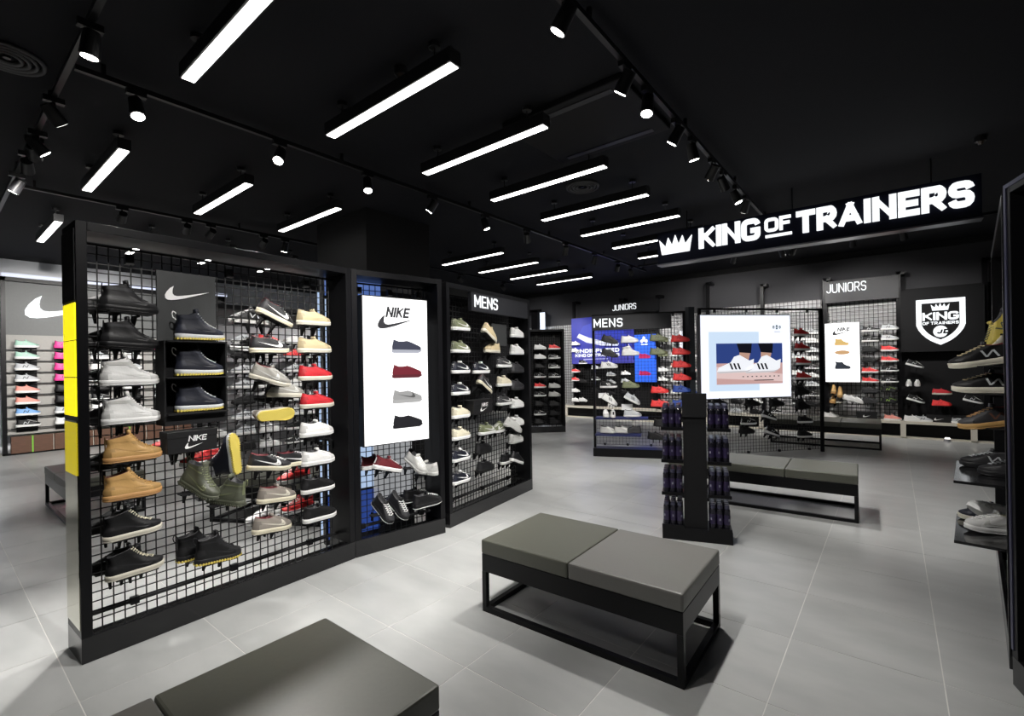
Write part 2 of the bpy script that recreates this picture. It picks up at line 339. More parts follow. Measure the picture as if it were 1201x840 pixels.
# ------------------------------------------------------------------ shoes
WID_T = [0, .03, .10, .30, .45, .70, .85, .95, 1]; WID_V = [0, .48, .76, .82, .80, 1, .92, .60, 0]
def interp(t, T, V):
    if t <= T[0]: return V[0]
    for i in range(1, len(T)):
        if t <= T[i]: k = (t-T[i-1])/(T[i]-T[i-1]); return V[i-1]+(V[i]-V[i-1])*k
    return V[-1]
# layers of the upper: height, heel x, front x, half width
LAY = {
 'low':  [(.026, .006, .264, .043), (.040, .003, .266, .045), (.052, .004, .259, .044), (.062, .006, .240, .042), (.072, .008, .215, .039), (.083, .011, .188, .036), (.093, .014, .160, .033), (.100, .016, .137, .031)],
 'high': [(.026, .006, .264, .043), (.042, .003, .266, .045), (.055, .004, .259, .044), (.063, .006, .238, .042), (.071, .009, .212, .039), (.082, .013, .188, .036), (.095, .017, .168, .034), (.111, .018, .152, .033), (.130, .013, .139, .032), (.148, .008, .124, .030)],
 'boot': [(.026, .006, .264, .044), (.044, .003, .265, .046), (.057, .004, .256, .045), (.067, .006, .232, .043), (.078, .009, .206, .040), (.091, .012, .182, .037), (.106, .014, .162, .035), (.123, .014, .147, .034), (.142, .011, .134, .033), (.158, .008, .124, .032)],
 'runner': [(.028, .004, .262, .042), (.040, .004, .266, .043), (.050, .007, .256, .041), (.060, .010, .234, .039), (.070, .013, .206, .037), (.080, .014, .180, .034), (.090, .014, .156, .032), (.098, .012, .135, .030)],
}
LAY['super'] = LAY['low']
def surf(kind, x, z):
    ly = LAY[kind]; z = min(max(z, ly[0][0]), ly[-1][0])
    for a, b in zip(ly, ly[1:]):
        if z <= b[0]: k = (z-a[0])/(b[0]-a[0]); xh, xf, W = [a[i]+(b[i]-a[i])*k for i in (1, 2, 3)]; break
    return W*interp((x-xh)/(xf-xh), WID_T, WID_V)
def collar_dz(kind, t): return {'low': .012*(1-t)**3-.008*math.sin(PI*t)+.006*t, 'super': .012*(1-t)**3-.008*math.sin(PI*t)+.006*t, 'runner': .016*(1-t)**3-.010*math.sin(PI*t)+.006*t,
                                'high': -.020*(1-t)-.004*math.sin(PI*t)+.008*t, 'boot': -.014*(1-t)-.010*math.sin(PI*t)+.012*t}[kind]
def ring(xh, xf, W, n):
    out = []
    for i in range(n):
        a = 2*PI*i/n; t = (1-math.cos(a))/2; y = W*interp(t, WID_T, WID_V)*(1 if math.sin(a) >= 0 else -1)
        if abs(math.sin(a)) < 1e-6: y = 0
        out.append((xh+(xf-xh)*t, y, t))
    return out
def spring(x, z): return z + (.010*((x-.20)/.07)**2 if x > .20 else 0)*max(0, 1-z/.06)    # the toe lifts a little
def shoe_parts(kind, n=28):
    ly = LAY[kind]; P = {}; X0 = -.135
    def put(v): return (v[0]+X0, v[1], spring(v[0], v[2]))
    u = MB(); vs = []; rings = []
    for li, (z, xh, xf, W) in enumerate(ly):
        k = (li/(len(ly)-1))**3; rings.append([(x, y, z+collar_dz(kind, t)*k) for x, y, t in ring(xh, xf, W, n)])
    for r in rings: vs += [put(v) for v in r]
    u.add(vs, [(a*n+i, a*n+(i+1) % n, (a+1)*n+(i+1) % n, (a+1)*n+i) for a in range(len(rings)-1) for i in range(n)], 0, True)
    P['upper'] = (u, 'u')
    for nm, i0, i1, cond in (('toe_panel', 0, 3, lambda x: x > .205), ('heel_panel', 0, min(5, len(ly)-2), lambda x: x < .052), ('eyelet_panel', 3, len(ly)-2, lambda x: True)):
        pb = MB(); vs = []; rr = rings
        for a in range(i0, i1+1):
            z, xh, xf, W = ly[a]; k = (a/(len(ly)-1))**3
            vs += [put((x, y, z2)) for x, y, z2 in [(x_, y_, z+collar_dz(kind, t_)*k) for x_, y_, t_ in ring(xh-.0012, xf+.0012, W+.0012, n)]]
        fs = []
        for a in range(i1-i0):
            for i in range(n):
                xm = rr[a+i0][i][0]; x2 = rr[a+i0][(i+1) % n][0]
                ok = cond(xm) and cond(x2)
                if nm == 'eyelet_panel': xf = ly[a+i0][2]; ok = xf-.045 < xm and xf-.045 < x2 and (xm < xf-.004 or x2 < xf-.004)
                if ok: fs.append((a*n+i, a*n+(i+1) % n, (a+1)*n+(i+1) % n, (a+1)*n+i))
        if fs:
            used = sorted({i for f in fs for i in f}); ix = {v: k_ for k_, v in enumerate(used)}
            pb.add([vs[i] for i in used], [tuple(ix[i] for i in f) for f in fs], 0, True); P[nm] = (pb, 'p')
    # lining: rolls over the collar and goes down to the insole
    top = rings[-1]; cx = sum(v[0] for v in top)/n; l = MB(); vs = [put(v) for v in top]
    for s_, dz in ((.93, .003), (.80, -.002), (.74, -.035)):
        vs += [put((cx+(v[0]-cx)*s_, v[1]*s_, v[2]+dz)) for v in top]
    l.add(vs, [(a*n+i, a*n+(i+1) % n, (a+1)*n+(i+1) % n, (a+1)*n+i) for a in range(3) for i in range(n)]+[tuple(range(3*n, 4*n))], 0, True)
    P['lining'] = (l, 'n')
    # midsole and outsole
    def slab(z0, z1, g0, g1, zt=None):
        b = MB(); vs = []
        for z, g in ((z0, g0-.003), (z0+.002, g0), (z1-.002, g1), (z1, g1-.002)):
            for x, y, t in ring(-.0-g, .270+g, .046+g, n):
                zz = z+(zt*max(0, 1-t*1.7) if zt and z > (z0+z1)/2 else 0)
                vs.append(put((x, y, zz)))
        b.add(vs, [(a*n+i, a*n+(i+1) % n, (a+1)*n+(i+1) % n, (a+1)*n+i) for a in range(3) for i in range(n)], 0, True)
        b.add(vs, [tuple(range(n-1, -1, -1)), tuple(range(3*n, 4*n))]); return b
    P['midsole'] = (slab(.006, .030, .000, .001, .006 if kind in ('runner', 'boot') else .002), 's')
    P['outsole'] = (slab(0, .008, -.001, .0015), 'o')
    if kind == 'boot':
        b = MB()
        for i in range(18):
            x = .008+i*.0148; yy = .046*interp(x/.27, WID_T, WID_V)
            for s_ in (-1, 1): b.box(x-.004+X0, x+.004+X0, s_*(yy-.006), s_*(yy+.0035), spring(x, 0)-.001, spring(x, .0)+.012)
        P['sole_lugs'] = (b, 'o')
        b = MB(); pts = [(.014, 0, .140), (.004, 0, .160), (-.008, 0, .166), (-.013, 0, .150), (-.008, 0, .130), (.010, 0, .115)]
        for a, c in zip(pts, pts[1:]): b.cyl(put(a), put(c), .0028, n=6)
        P['pull_loop'] = (b, 'l')
    # tongue
    z = ly[-1][0]; xf = ly[-1][2]; b = MB(); tw = .022; th_ = .030 if kind in ('boot', 'high') else .022
    b.add([put(v) for v in [(xf-.002, -tw, z), (xf-.002, tw, z), (xf-.008, tw*.95, z+th_), (xf-.008, -tw*.95, z+th_), (xf-.016, -tw, z-.006), (xf-.016, tw, z-.006), (xf-.022, tw*.9, z+th_-.003), (xf-.022, -tw*.9, z+th_-.003)]],
          [(0, 1, 2, 3), (4, 7, 6, 5), (0, 4, 5, 1), (1, 5, 6, 2), (2, 6, 7, 3), (3, 7, 4, 0)], 0, True)
    P['tongue'] = (b, 't')
    # laces across the instep
    b = MB(); zl = ly[3][0]; zh = ly[-1][0]; m = {'low': 6, 'super': 6, 'runner': 6, 'high': 8, 'boot': 8}[kind]
    def front(z):
        for a, c in zip(ly, ly[1:]):
            if z <= c[0]: return a[2]+(c[2]-a[2])*(z-a[0])/(c[0]-a[0])
        return ly[-1][2]
    for i in range(m):
        z = zl+(zh-zl)*(i+.6)/m; hw = .027-.004*(1-i/m)
        x = front(z); pts = []
        for y in (-hw, -hw*.5, 0, hw*.5, hw):
            xx = x                                   # follow the curved instep: move back until the half width fits
            while surf(kind, xx, z) < abs(y) and xx > x-.07: xx -= .002
            pts.append(put((xx+.002, y, z+.003-(x-xx)*.05)))
        for a, c in zip(pts, pts[1:]): b.cyl(a, c, .0030 if kind not in ('boot', 'high') else .0036, n=5)
        if i < m-1:
            z2 = zl+(zh-zl)*(i+1.6)/m; x2 = front(z2)
            for s_ in (-1, 1):
                xx = x
                while surf(kind, xx, z) < hw and xx > x-.07: xx -= .002
                x3 = x2
                while surf(kind, x3, z2) < hw*.4 and x3 > x2-.07: x3 -= .002
                b.cyl(put((xx+.003, s_*hw, z+.002)), put((x3+.003, s_*hw*.3, z2+.002)), .0018, n=4)
    P['laces'] = (b, 'l')
    # side mark
    b = MB()
    if kind == 'super':
        for s_ in (-1, 1):
            for k in range(3):
                x0 = .098+k*.021; q = []
                for zz in (.036, .050, .064, .078):
                    for dx in (0, .010):
                        x = x0+dx-(.036-zz)*-.55-.0; x = x0+dx+(.078-zz)*.55; q.append(put((x, s_*(surf(kind, x, zz)+.0016), zz)))
                b.add(q, [(0, 1, 3, 2), (2, 3, 5, 4), (4, 5, 7, 6)])
        P['side_stripes'] = (b, 'k')
    elif kind == 'runner':
        for s_ in (-1, 1):
            for seg in (((.085, .040), (.100, .074)), ((.100, .074), (.128, .042)), ((.128, .042), (.143, .076))):
                (xa, za), (xb, zb) = seg; q = []
                for i in range(4):
                    x = xa+(xb-xa)*i/3; zz = za+(zb-za)*i/3
                    for dx in (-.0045, .0045): q.append(put((x+dx, s_*(surf(kind, x+dx, zz)+.0016), zz)))
                b.add(q, [(2*i, 2*i+1, 2*i+3, 2*i+2) for i in range(3)])
        P['side_mark'] = (b, 'k')
    else:
        z0, hs = {'low': (.040, .125), 'high': (.046, .14), 'boot': (.048, .15)}[kind]
        tri = tessellate_polygon([[Vector((p[0], p[1], 0)) for p in SW]])
        for s_ in (-1, 1):
            q = []
            for px, pz in SW:
                x = .205-.165*px; zz = z0+hs*pz; q.append(put((x, s_*(surf(kind, x, zz)+.0018), zz)))
            b.add(q, [tuple(t) for t in tri])
        P['side_mark'] = (b, 'k')
    if kind in ('high', 'boot'):                     # ankle strap
        b = MB(); vs = []; zs = (.112, .128) if kind == 'high' else (.122, .130)
        for z in zs:
            xh, xf, W = [interp(z, [a[0] for a in ly], [a[i] for a in ly]) for i in (1, 2, 3)]
            vs += [put((x, y, z)) for x, y, t in ring(xh-.002, xf+.002, W+.0022, n)]
        b.add(vs, [(i, (i+1) % n, (i+1) % n+n, i+n) for i in range(n)], 0, True); P['ankle_strap'] = (b, 'h')
    b = MB(); q = []                                  # heel tab
    for zz in (.045, .075, ly[-1][0]-.004):
        xh = interp(zz, [a[0] for a in ly], [a[1] for a in ly])
        for y in (-.012, 0, .012):
            x = xh
            while surf(kind, x, zz) < abs(y) and x < .05: x += .001
            q.append(put((x-.0016, y, zz)))
    b.add(q, [(0, 1, 4, 3), (1, 2, 5, 4), (3, 4, 7, 6), (4, 5, 8, 7)], 0, True); P['heel_tab'] = (b, 'h')
    return P
SHAPES = {k: shoe_parts(k) for k in LAY}
SHAPES_FAR = {k: shoe_parts(k, 16) for k in LAY}
COL = dict(black=(.005, .005, .0058), dark=(.014, .014, .016), white=(.80, .80, .79), offwhite=(.62, .59, .50), cream=(.70, .65, .50), tan=(.52, .31, .11), gum=(.50, .27, .10), navy=(.009, .0105, .018),
           yellow=(.62, .50, .10), olive=(.10, .108, .075), beige=(.55, .45, .27), red=(.55, .02, .03), bright_red=(.85, .05, .05), maroon=(.13, .016, .022), grey=(.33, .32, .29), taupe=(.27, .24, .21), charcoal=(.032, .032, .035),
           blue=(.03, .08, .38), skyblue=(.2, .42, .8), mint=(.42, .66, .55), pink=(.85, .06, .32), coral=(.85, .33, .27), silver=(.5, .52, .54), lime=(.35, .6, .1), olivelight=(.17, .19, .105), brown=(.12, .05, .03), greywhite=(.55, .55, .53))
for c_ in list(COL):
    v_ = COL[c_]; COL[c_+'_shade'] = tuple(x*.72 if max(v_) > .1 else x*1.6+.004 for x in v_)
def sm(c): return mat('shoe_'+c, COL[c], .5 if c != 'white' else .45, bump=.25, scale=160, var=.05, spec=.5 if sum(COL[c]) > .2 else .38)
def fam(u, s='white', k=None, l=None, n='charcoal', o=None, t=None, h=None, p=None): return dict(p=p or u+'_shade', u=u, s=s, k=k or u, l=l or u, n=n, o=o or s, t=t or u, h=h or k or u)
SHOES = {   # name: (shape, colours, words)
 'hi_black': ('high', fam('black', 'black', 'dark', o='black', h='charcoal'), 'all-black leather high-top trainer'),
 'hi_white': ('high', fam('white', 'white', 'white', h='greywhite'), 'all-white leather high-top trainer'),
 'hi_tan': ('high', fam('tan', 'gum', 'tan', n='brown', h='tan'), 'tan suede high-top trainer with gum sole'),
 'hi_bw': ('high', fam('black', 'offwhite', 'dark', 'cream', h='black'), 'black high-top trainer with off-white sole'),
 'boot_navy': ('boot', fam('navy', 'silver', 'navy', 'white', n='navy', o='yellow', t='navy', h='navy'), 'navy lugged sneaker boot with white laces'),
 'boot_olive': ('boot', fam('olive', 'olive', 'olivelight', 'olivelight', o='olive'), 'olive green lugged sneaker boot'),
 'boot_black': ('boot', fam('black', 'dark', 'dark', 'dark', o='yellow'), 'black sneaker boot with yellow outsole edge'),
 'low_bsw': ('low', fam('dark', 'cream', 'white', 'white', n='maroon', h='maroon'), 'black low trainer with white side mark and cream sole'),
 'low_grey': ('low', fam('grey', 'offwhite', 'greywhite', 'greywhite', n='maroon'), 'light grey leather low trainer'),
 'low_gold': ('low', fam('taupe', 'offwhite', 'white', o='yellow', n='charcoal'), 'taupe low trainer showing its yellow sole'),
 'low_taupe': ('low', fam('taupe', 'cream', 'offwhite', 'taupe', n='maroon', h='taupe'), 'taupe suede low trainer with cream sole'),
 'low_beige': ('low', fam('beige', 'offwhite'), 'beige suede low trainer with white sole'),
 'low_red': ('low', fam('red', 'offwhite', 'red', 'maroon'), 'red suede low trainer with white sole'),
 'low_white': ('low', fam('white', 'white', 'white', h='greywhite'), 'all-white leather low trainer'),
 'low_bw': ('low', fam('black', 'white', 'black', 'black'), 'black low trainer with thick white sole'),
 'low_maroon': ('runner', fam('maroon', 'white', 'maroon', 'white', h='white', t='maroon'), 'maroon suede retro trainer with white sole edge'),
 'low_pale': ('low', fam('greywhite', 'greywhite', 'greywhite', 'white'), 'pale grey leather low trainer'),
 'run_navyl': ('runner', fam('dark', 'dark', 'dark', 'white', o='white', t='black'), 'charcoal runner with white laces'),
 'hi_blk2': ('low', fam('black', 'black', 'black', 'white', o='white'), 'black leather trainer with thin white sole edge'),
 'low_green': ('low', fam('olivelight', 'white', 'white', 'white', h='white'), 'olive and white low trainer with white side mark'),
 'low_navy': ('low', fam('navy', 'white', 'white', 'white', t='white'), 'navy low trainer with white side mark and sole'),
 'low_cream': ('low', fam('cream', 'white', 'cream', h='brown'), 'cream low trainer with white sole'),
 'low_black': ('low', fam('black', 'black', 'dark'), 'all-black low trainer'),
 'low_charcoal': ('low', fam('charcoal', 'charcoal', 'dark'), 'dark grey low trainer'),
 'low_blackwhite': ('low', fam('charcoal', 'white', 'white', 'dark'), 'charcoal low trainer with white sole'),
 'super_white': ('super', fam('white', 'white', 'black', 'white', h='black'), 'white trainer with three black side stripes'),
 'super_black': ('super', fam('black', 'white', 'white', 'black', h='white'), 'black trainer with three white side stripes'),
 'super_grey': ('super', fam('silver', 'white', 'charcoal', 'white'), 'silver grey trainer with dark side stripes'),
 'super_pat': ('super', fam('silver', 'white', 'greywhite', 'white'), 'grey mottled trainer with white sole'),
 'run_red': ('runner', fam('bright_red', 'bright_red', 'red', 'red'), 'bright red runner'),
 'run_redw': ('runner', fam('bright_red', 'white', 'red', 'white'), 'bright red runner with white sole'),
 'run_blue': ('runner', fam('blue', 'blue', 'navy', 'blue'), 'blue runner'),
 'run_olive': ('runner', fam('olivelight', 'olivelight', 'olive'), 'olive green runner'),
 'run_black': ('runner', fam('black', 'black', 'dark'), 'black runner'),
 'run_blackw': ('runner', fam('black', 'white', 'silver', 'white'), 'black runner with white sole'),
 'run_grey': ('runner', fam('silver', 'white', 'charcoal'), 'grey runner with white sole'),
 'run_white': ('runner', fam('white', 'white', 'greywhite'), 'white runner'),
 'run_mint': ('runner', fam('mint', 'white', 'silver'), 'mint green runner'),
 'run_pink': ('runner', fam('pink', 'pink', 'maroon'), 'hot pink runner'),
 'run_coral': ('runner', fam('coral', 'white', 'coral'), 'coral pink runner'),
 'run_sky': ('runner', fam('skyblue', 'white', 'navy'), 'sky blue runner'),
 'run_green': ('runner', fam('black', 'black', 'lime', 'lime'), 'black runner with green flecks'),
 'n_black': ('runner', fam('black', 'offwhite', 'silver', 'beige', n='maroon'), 'black suede runner with pale N mark'),
 'n_brown': ('runner', fam('charcoal', 'tan', 'brown', 'gum', n='maroon'), 'dark runner with tan sole'),
 'n_grey': ('runner', fam('charcoal', 'dark', 'silver', 'silver', n='charcoal', p='dark'), 'grey running shoe with dark panels'),
 'court': ('low', fam('white', 'white', 'greywhite', 'white', n='cream', h='brown'), 'white canvas court shoe'),
 'n_olive': ('runner', fam('yellow', 'offwhite', 'olive', 'olive'), 'mustard yellow runner'),
 'n_navy': ('runner', fam('navy', 'offwhite', 'silver', 'navy'), 'navy running shoe'),
}
PCACHE = {}
def part_mesh(shape, part, m):
    k = (shape, part, m.name)
    if k not in PCACHE: PCACHE[k] = SHAPES[shape][part][0].mesh(part, [m])
    return PCACHE[k]
ECACHE = {}
def whole_mesh(key):
    if key not in ECACHE:
        shape, cs, _ = SHOES[key]; b = MB(); ms = []; 
        for pn, (pb, slot) in SHAPES_FAR[shape].items():
            if pn in ('laces', 'sole_lugs', 'pull_loop', 'heel_tab') and cs[slot] == cs['u']: continue
            if pn in ('heel_panel', 'eyelet_panel'): continue
            m = sm(cs[slot]); 
            if m not in ms: ms.append(m)
            mi = ms.index(m); k = len(b.v); b.v += pb.v; b.f += [tuple(i+k for i in f) for f in pb.f]; b.m += [mi]*len(pb.f); b.sm += pb.sm
        ECACHE[key] = b.mesh('shoe', ms)
    return ECACHE[key]
def shoe(key, pos, ang, label, group, detail=True, pitch=0, roll=0, scale=1.):
    """pos = middle of the sole; ang = world heading of the toe; pitch > 0 = toe down"""
    shape, cs, words = SHOES[key]
    R = Matrix.Rotation(ang, 4, 'Z') @ Matrix.Rotation(math.radians(pitch), 4, 'Y') @ Matrix.Rotation(math.radians(roll), 4, 'X')
    if detail:
        t = thing('trainer', label, 'shoe', pos, 0, group)
        for pn, (pb, slot) in SHAPES[shape].items():
            o = inst(pn, part_mesh(shape, pn, sm(cs[slot])), t)
            if pn == 'sole_lugs': o['kind'] = 'stuff'
    else:
        t = inst('trainer', whole_mesh(key)); tag(t, label, 'shoe', group)
    t.matrix_world = Matrix.Translation(pos) @ R @ Matrix.Scale(scale, 4)
    return t

# ------------------------------------------------------------------ racks
class Plane:
    """a standing rack face: a = left foot, b = right foot as the viewer sees them; out = towards the viewer"""
    def __init__(s, a, b, depth=.27, mesh_at=.19):
        s.a = Vector((*a, 0)); s.b = Vector((*b, 0)); s.d = (s.b-s.a).normalized(); s.len = (s.b-s.a).length
        s.out = Vector((s.d.y, -s.d.x, 0)); s.ang = math.atan2(s.d.y, s.d.x); s.depth = depth; s.mesh_at = mesh_at
    def hit(s, px, py, off): return at(px, py, s.a-s.out*off, s.out)   # off metres behind the front face
    def w(s, u, off, z): return s.a+s.d*u-s.out*off+Vector((0, 0, z))
def wires(name, parent, x0, x1, z0, z1, y, step=.05, r=.0028, m=None, hs=1, kind='stuff'):
    b = MB(); n = round((x1-x0)/step); k = round((z1-z0)/step)
    for i in range(n+1): x = x0+(x1-x0)*i/n; b.box(x-r, x+r, y-r, y+r, z0, z1)
    for j in range(0, k+1, hs): z = z0+(z1-z0)*j/k; b.box(x0, x1, y+r, y+3*r, z-r, z+r)
    o = b.build(name, m or WIRE, parent)
    if kind: o['kind'] = kind
    return o
def rack(P, label, H=2.24, base=.130, side=.045, top=.045, grid=True, back=None, step=.05, hs=1):
    t = thing('display_rack', label, 'shoe rack', P.a, P.ang); L, D = P.len, P.depth    # local: x along, y backwards, z up
    for x in (0, L-side): bx('side_panel', FRAME, t, x, x+side, 0, D, base, H, .002)
    bx('top_panel', FRAME, t, side, L-side, 0, D, H-top, H, .002)
    bx('plinth_front', GLOSS, t, 0, L, 0, .022, 0, base, .002); bx('plinth_back', GLOSS, t, side, L-side, D-.022, D, 0, .05)
    for x in (0, L-side): bx('plinth_end', GLOSS, t, x, x+side, .022, D, 0, base)
    if back: bx('back_panel', back, t, side, L-side, D-.02, D-.005, base, H-top)
    if grid:
        wires('wire_grid', t, side+.03, L-side-.03, .03, H-top-.03, P.mesh_at, step, hs=hs)
        bx('grid_rail', WIREL, t, side, L-side, P.mesh_at-.012, P.mesh_at+.02, base+.03, base+.045)
        bx('grid_rail', BLACK, t, side, L-side, P.mesh_at-.004, P.mesh_at+.012, H-top-.035, H-top-.022)
        for k in range(3):
            x = L*(k+.5)/3; bx('clamp', BLACK, t, x-.02, x+.02, P.mesh_at-.02, P.mesh_at+.01, base+.02, base+.06); bx('clamp', BLACK, t, x-.02, x+.02, P.mesh_at-.02, P.mesh_at+.01, H-top-.115, H-top-.06)
    return t
ARM = MB(); ARM.box(-.095, .095, -.04, .04, -.006, -.001)
for s_ in (-.045, .045): ARM.box(s_-.004, s_+.004, .0, .105, -.018, -.006); ARM.prism([(.04, -.006), (.10, -.006), (.10, -.075), (.088, -.075)], s_-.005, s_+.005, 'yz')
ARM_ME = ARM.mesh('shoe_shelf', [MATTE])
def loc_on(P, px0, px1, py, off):
    a = P.hit(px0, py, off); b = P.hit(px1, py, off); return (a+b)/2
def place(P, rk, key, px0, px1, py, pos, where, off=.10, yaw=0, pitch=0, roll=0, arm=True, detail=True, group='trainers on the racks', scale=1., dz=0, extra=''):
    p = loc_on(P, px0, px1, py, off); p.z += dz
    shoe(key, p, P.ang+math.radians(yaw), '%s%s, %s' % (SHOES[key][2], extra, where), group, detail, pitch, roll, scale)
    if arm:
        q = rk.matrix_basis.inverted() @ p if False else Vector(((p-P.a).dot(P.d), off, p.z))
        o = inst('shoe_shelf', ARM_ME, rk, q, (0, math.radians(pitch if abs(yaw) < 45 else 0), 0))
    return p

R1 = Plane((-3.195, .499), (-3.259, 2.097)); r1 = rack(R1, 'tall black wire-grid rack with swoosh panel nearest on the left')
R2 = Plane((-3.259, 2.100), (-3.104, 2.900)); r2 = rack(R2, 'narrow black wire-grid rack holding the tall white lightbox')
R3 = Plane((-3.154, 3.003), (-3.344, 4.530)); r3 = rack(R3, 'tall black rack under the white MENS header on the left', back=None)

# end of rack 1: the yellow reflection put in as glowing sheets above, tinted mirror below
def on_end(py): return at(78, py, R1.w(0, .2, 0), R1.d).z
zs = [on_end(y) for y in (358, 401, 443, 487)]
bx('end_mirror', MIRROR, r1, -.004, 0, .012, R1.depth-.012, .17, zs[3]-.02)['label'] = 'tinted mirror panel on the rack end'
for a, b in zip(zs[1:], zs): bx('yellow_reflection', YELLOW, r1, -.006, 0, .012, R1.depth-.03, a+.004, b-.002)['label'] = 'glowing sheet standing in for a yellow reflection'
bx('yellow_reflection', mat('yellow_reflected_dim', (.62, .50, .02), .4, emit=.75), r1, -.006, 0, .012, R1.depth-.03, on_end(552), zs[3]-.03)['label'] = 'dim amber-yellow glow standing in for a reflection'  # fainter yellow reflection, its light put into an emissive colour
bx('end_cap', MATTE, r1, -.005, 0, .012, R1.depth-.012, zs[0]+.01, 2.2)

W1 = 'in the leftmost column of the nearest left rack'
for k, (key, a, b, y, p) in enumerate([('hi_black', 118, 183, 367, 3), ('hi_black', 118, 186, 409, 3), ('hi_white', 117, 186, 452, 0), ('hi_white', 117, 190, 496, 0), ('hi_tan', 121, 190, 540, 0), ('hi_tan', 119, 191, 583, 0), ('hi_bw', 121, 190, 628, -2), ('hi_bw', 123, 193, 672, -2)]):
    place(R1, r1, key, a, b, y, None, '%s down %s' % (ORD[k], W1), pitch=p, group='trainers in the first column of the nearest left rack')
# graphic panel with its black compartments
pc = [R1.hit(194, 400, .03), R1.hit(264, 400, .03)]; u0, u1 = [(p-R1.a).dot(R1.d) for p in pc]
ztop = R1.hit(230, 318, .03).z; zlow = R1.hit(230, 497, .03).z
gp = thing('display_unit', 'graphite panel with white swoosh above three navy boots', 'display unit', R1.w(u0, .03, 0), R1.ang)
gw = u1-u0; shelves = [R1.hit(230, y, .08).z-.004 for y in (400, 441, 482)]
bx('panel_board', PANEL, gp, 0, gw, .125, .14, shelves[0], ztop)
bx('back_board', MATTE, gp, 0, gw, .125, .14, zlow, shelves[0])
for x in (-.008, gw): bx('side_cheek', MATTE, gp, x, x+.008, .0, .14, zlow, shelves[0]+.0)
for z in shelves: bx('shelf', MATTE, gp, 0, gw, -.03, .125, z-.008, z)
bx('lower_box', MATTE, gp, 0, gw, 0, .12, zlow, shelves[2]-.01)
b = MB(); b.prism([(gw*.12+gw*.76*x, shelves[0]+.60*(ztop-shelves[0])+gw*.78*z) for x, z in SW], .119, .125); b.build('swoosh_mark', mat('print_white', (.85, .85, .85), .5), gp)['label'] = 'white swoosh'
for k, y in enumerate((399, 440, 481)):
    place(R1, r1, 'boot_navy', 204, 264, y, None, '%s down below the white swoosh' % ORD[k], off=.085, arm=False, group='navy boots below the white swoosh')
def shoebox(P, px0, px1, y0, y1, off, label, depth=.12):
    a = P.hit(px0, y1, off); b = P.hit(px1, y1, off); wd = (b-a).dot(P.d); ht = P.hit(px0, y0, off).z-a.z
    t = thing('shoe_box', label, 'box', a, P.ang); mb = mat('box_black', (.008, .008, .009), .45)
    bx('box_base', mb, t, .003, wd-.003, .003, depth-.003, 0, ht*.7, .002); bx('box_lid', mb, t, 0, wd, 0, depth, ht*.7, ht, .002)
    b_ = MB(); s_ = wd*.36; b_.prism([(wd*.33+s_*x, ht*.18+s_*z) for x, z in SW], -.002, .0); b_.build('swoosh_mark', mat('print_white', (.85, .85, .85), .5), t)
    word('NIKE', t, mat('print_white', (.85, .85, .85), .5), wd*.40, ht*.50, ht*.26, ht*.12, ht*.06, -.002, 0, joined='lettering', slant=.15, gap=.5, wt=.22, fit=ht*.75)
    inst('box_hook', ARM_ME, t, (wd/2, .06, 0))
shoebox(R1, 196, 256, 508, 534, .05, 'black shoe box with white logo under the navy boots')
W = 'of the nearest left rack'
place(R1, r1, 'boot_olive', 214, 250, 583, None, 'facing the aisle under the black shoe box', off=.06, yaw=-62, pitch=26, group='olive boots', dz=.035)
place(R1, r1, 'boot_olive', 252, 277, 590, None, 'seen from behind, right of its pair on the nearest rack', off=.07, yaw=115, pitch=-6, group='olive boots')
p = loc_on(R1, 264, 290, 532, .10)
shoe('boot_navy', p+Vector((.0, .0, .0)), R1.ang-math.radians(58), 'navy sneaker boot standing on its heel, yellow tread facing the aisle', 'navy boots turned to show the tread', True, -96, 0, 1)
place(R1, r1, 'boot_black', 208, 262, 652, None, 'behind its pair at the foot of the nearest left rack', off=.15, pitch=0, group='black boots low on the nearest rack')
place(R1, r1, 'boot_black', 226, 284, 657, None, 'in front of its pair at the foot of the nearest left rack', off=.06, pitch=4, group='black boots low on the nearest rack')
G3 = 'trainers in the third column of the nearest left rack'
place(R1, r1, 'low_bsw', 296, 344, 376, None, 'tilted toe-down at the top of the third column', off=.07, pitch=24, group=G3)
place(R1, r1, 'low_bsw', 291, 340, 414, None, 'level, second in the third column', off=.07, pitch=0, group=G3)
place(R1, r1, 'low_grey', 297, 333, 449, None, 'toe turned to the aisle, upper middle of the nearest rack', off=.07, yaw=-42, pitch=18, group=G3)
place(R1, r1, 'low_grey', 316, 354, 466, None, 'lower right of its pair on the nearest rack', off=.14, pitch=4, group=G3)
p = loc_on(R1, 300, 349, 487, .09)
shoe('low_gold', p+Vector((0, 0, .0)), R1.ang, 'taupe low trainer lying on its side with the yellow sole facing the aisle', G3, True, 0, -82)
place(R1, r1, 'low_bsw', 297, 333, 551, None, 'toe turned outward below the yellow sole', off=.06, yaw=-25, pitch=6, group=G3)
place(R1, r1, 'low_bsw', 326, 362, 546, None, 'behind its pair below the yellow sole', off=.14, yaw=0, pitch=0, group=G3)
place(R1, r1, 'low_taupe', 299, 348, 588, None, 'upper of two low in the third column', off=.07, pitch=5, group=G3)
place(R1, r1, 'low_taupe', 293, 343, 623, None, 'lower of two at the foot of the third column', off=.07, pitch=5, group=G3)
W4 = 'in the rightmost column of the nearest left rack'
for k, (key, a, b, y) in enumerate([('low_beige', 348, 387, 382), ('low_beige', 348, 389, 414), ('low_red', 349, 390, 446), ('low_red', 351, 392, 478), ('low_white', 351, 391, 511), ('low_white', 352, 393, 544), ('low_bw', 352, 393, 576), ('low_bw', 354, 395, 609)]):
    place(R1, r1, key, a, b, y, None, '%s down %s' % (ORD[k], W4), off=.10, group='trainers in the last column of the nearest left rack')
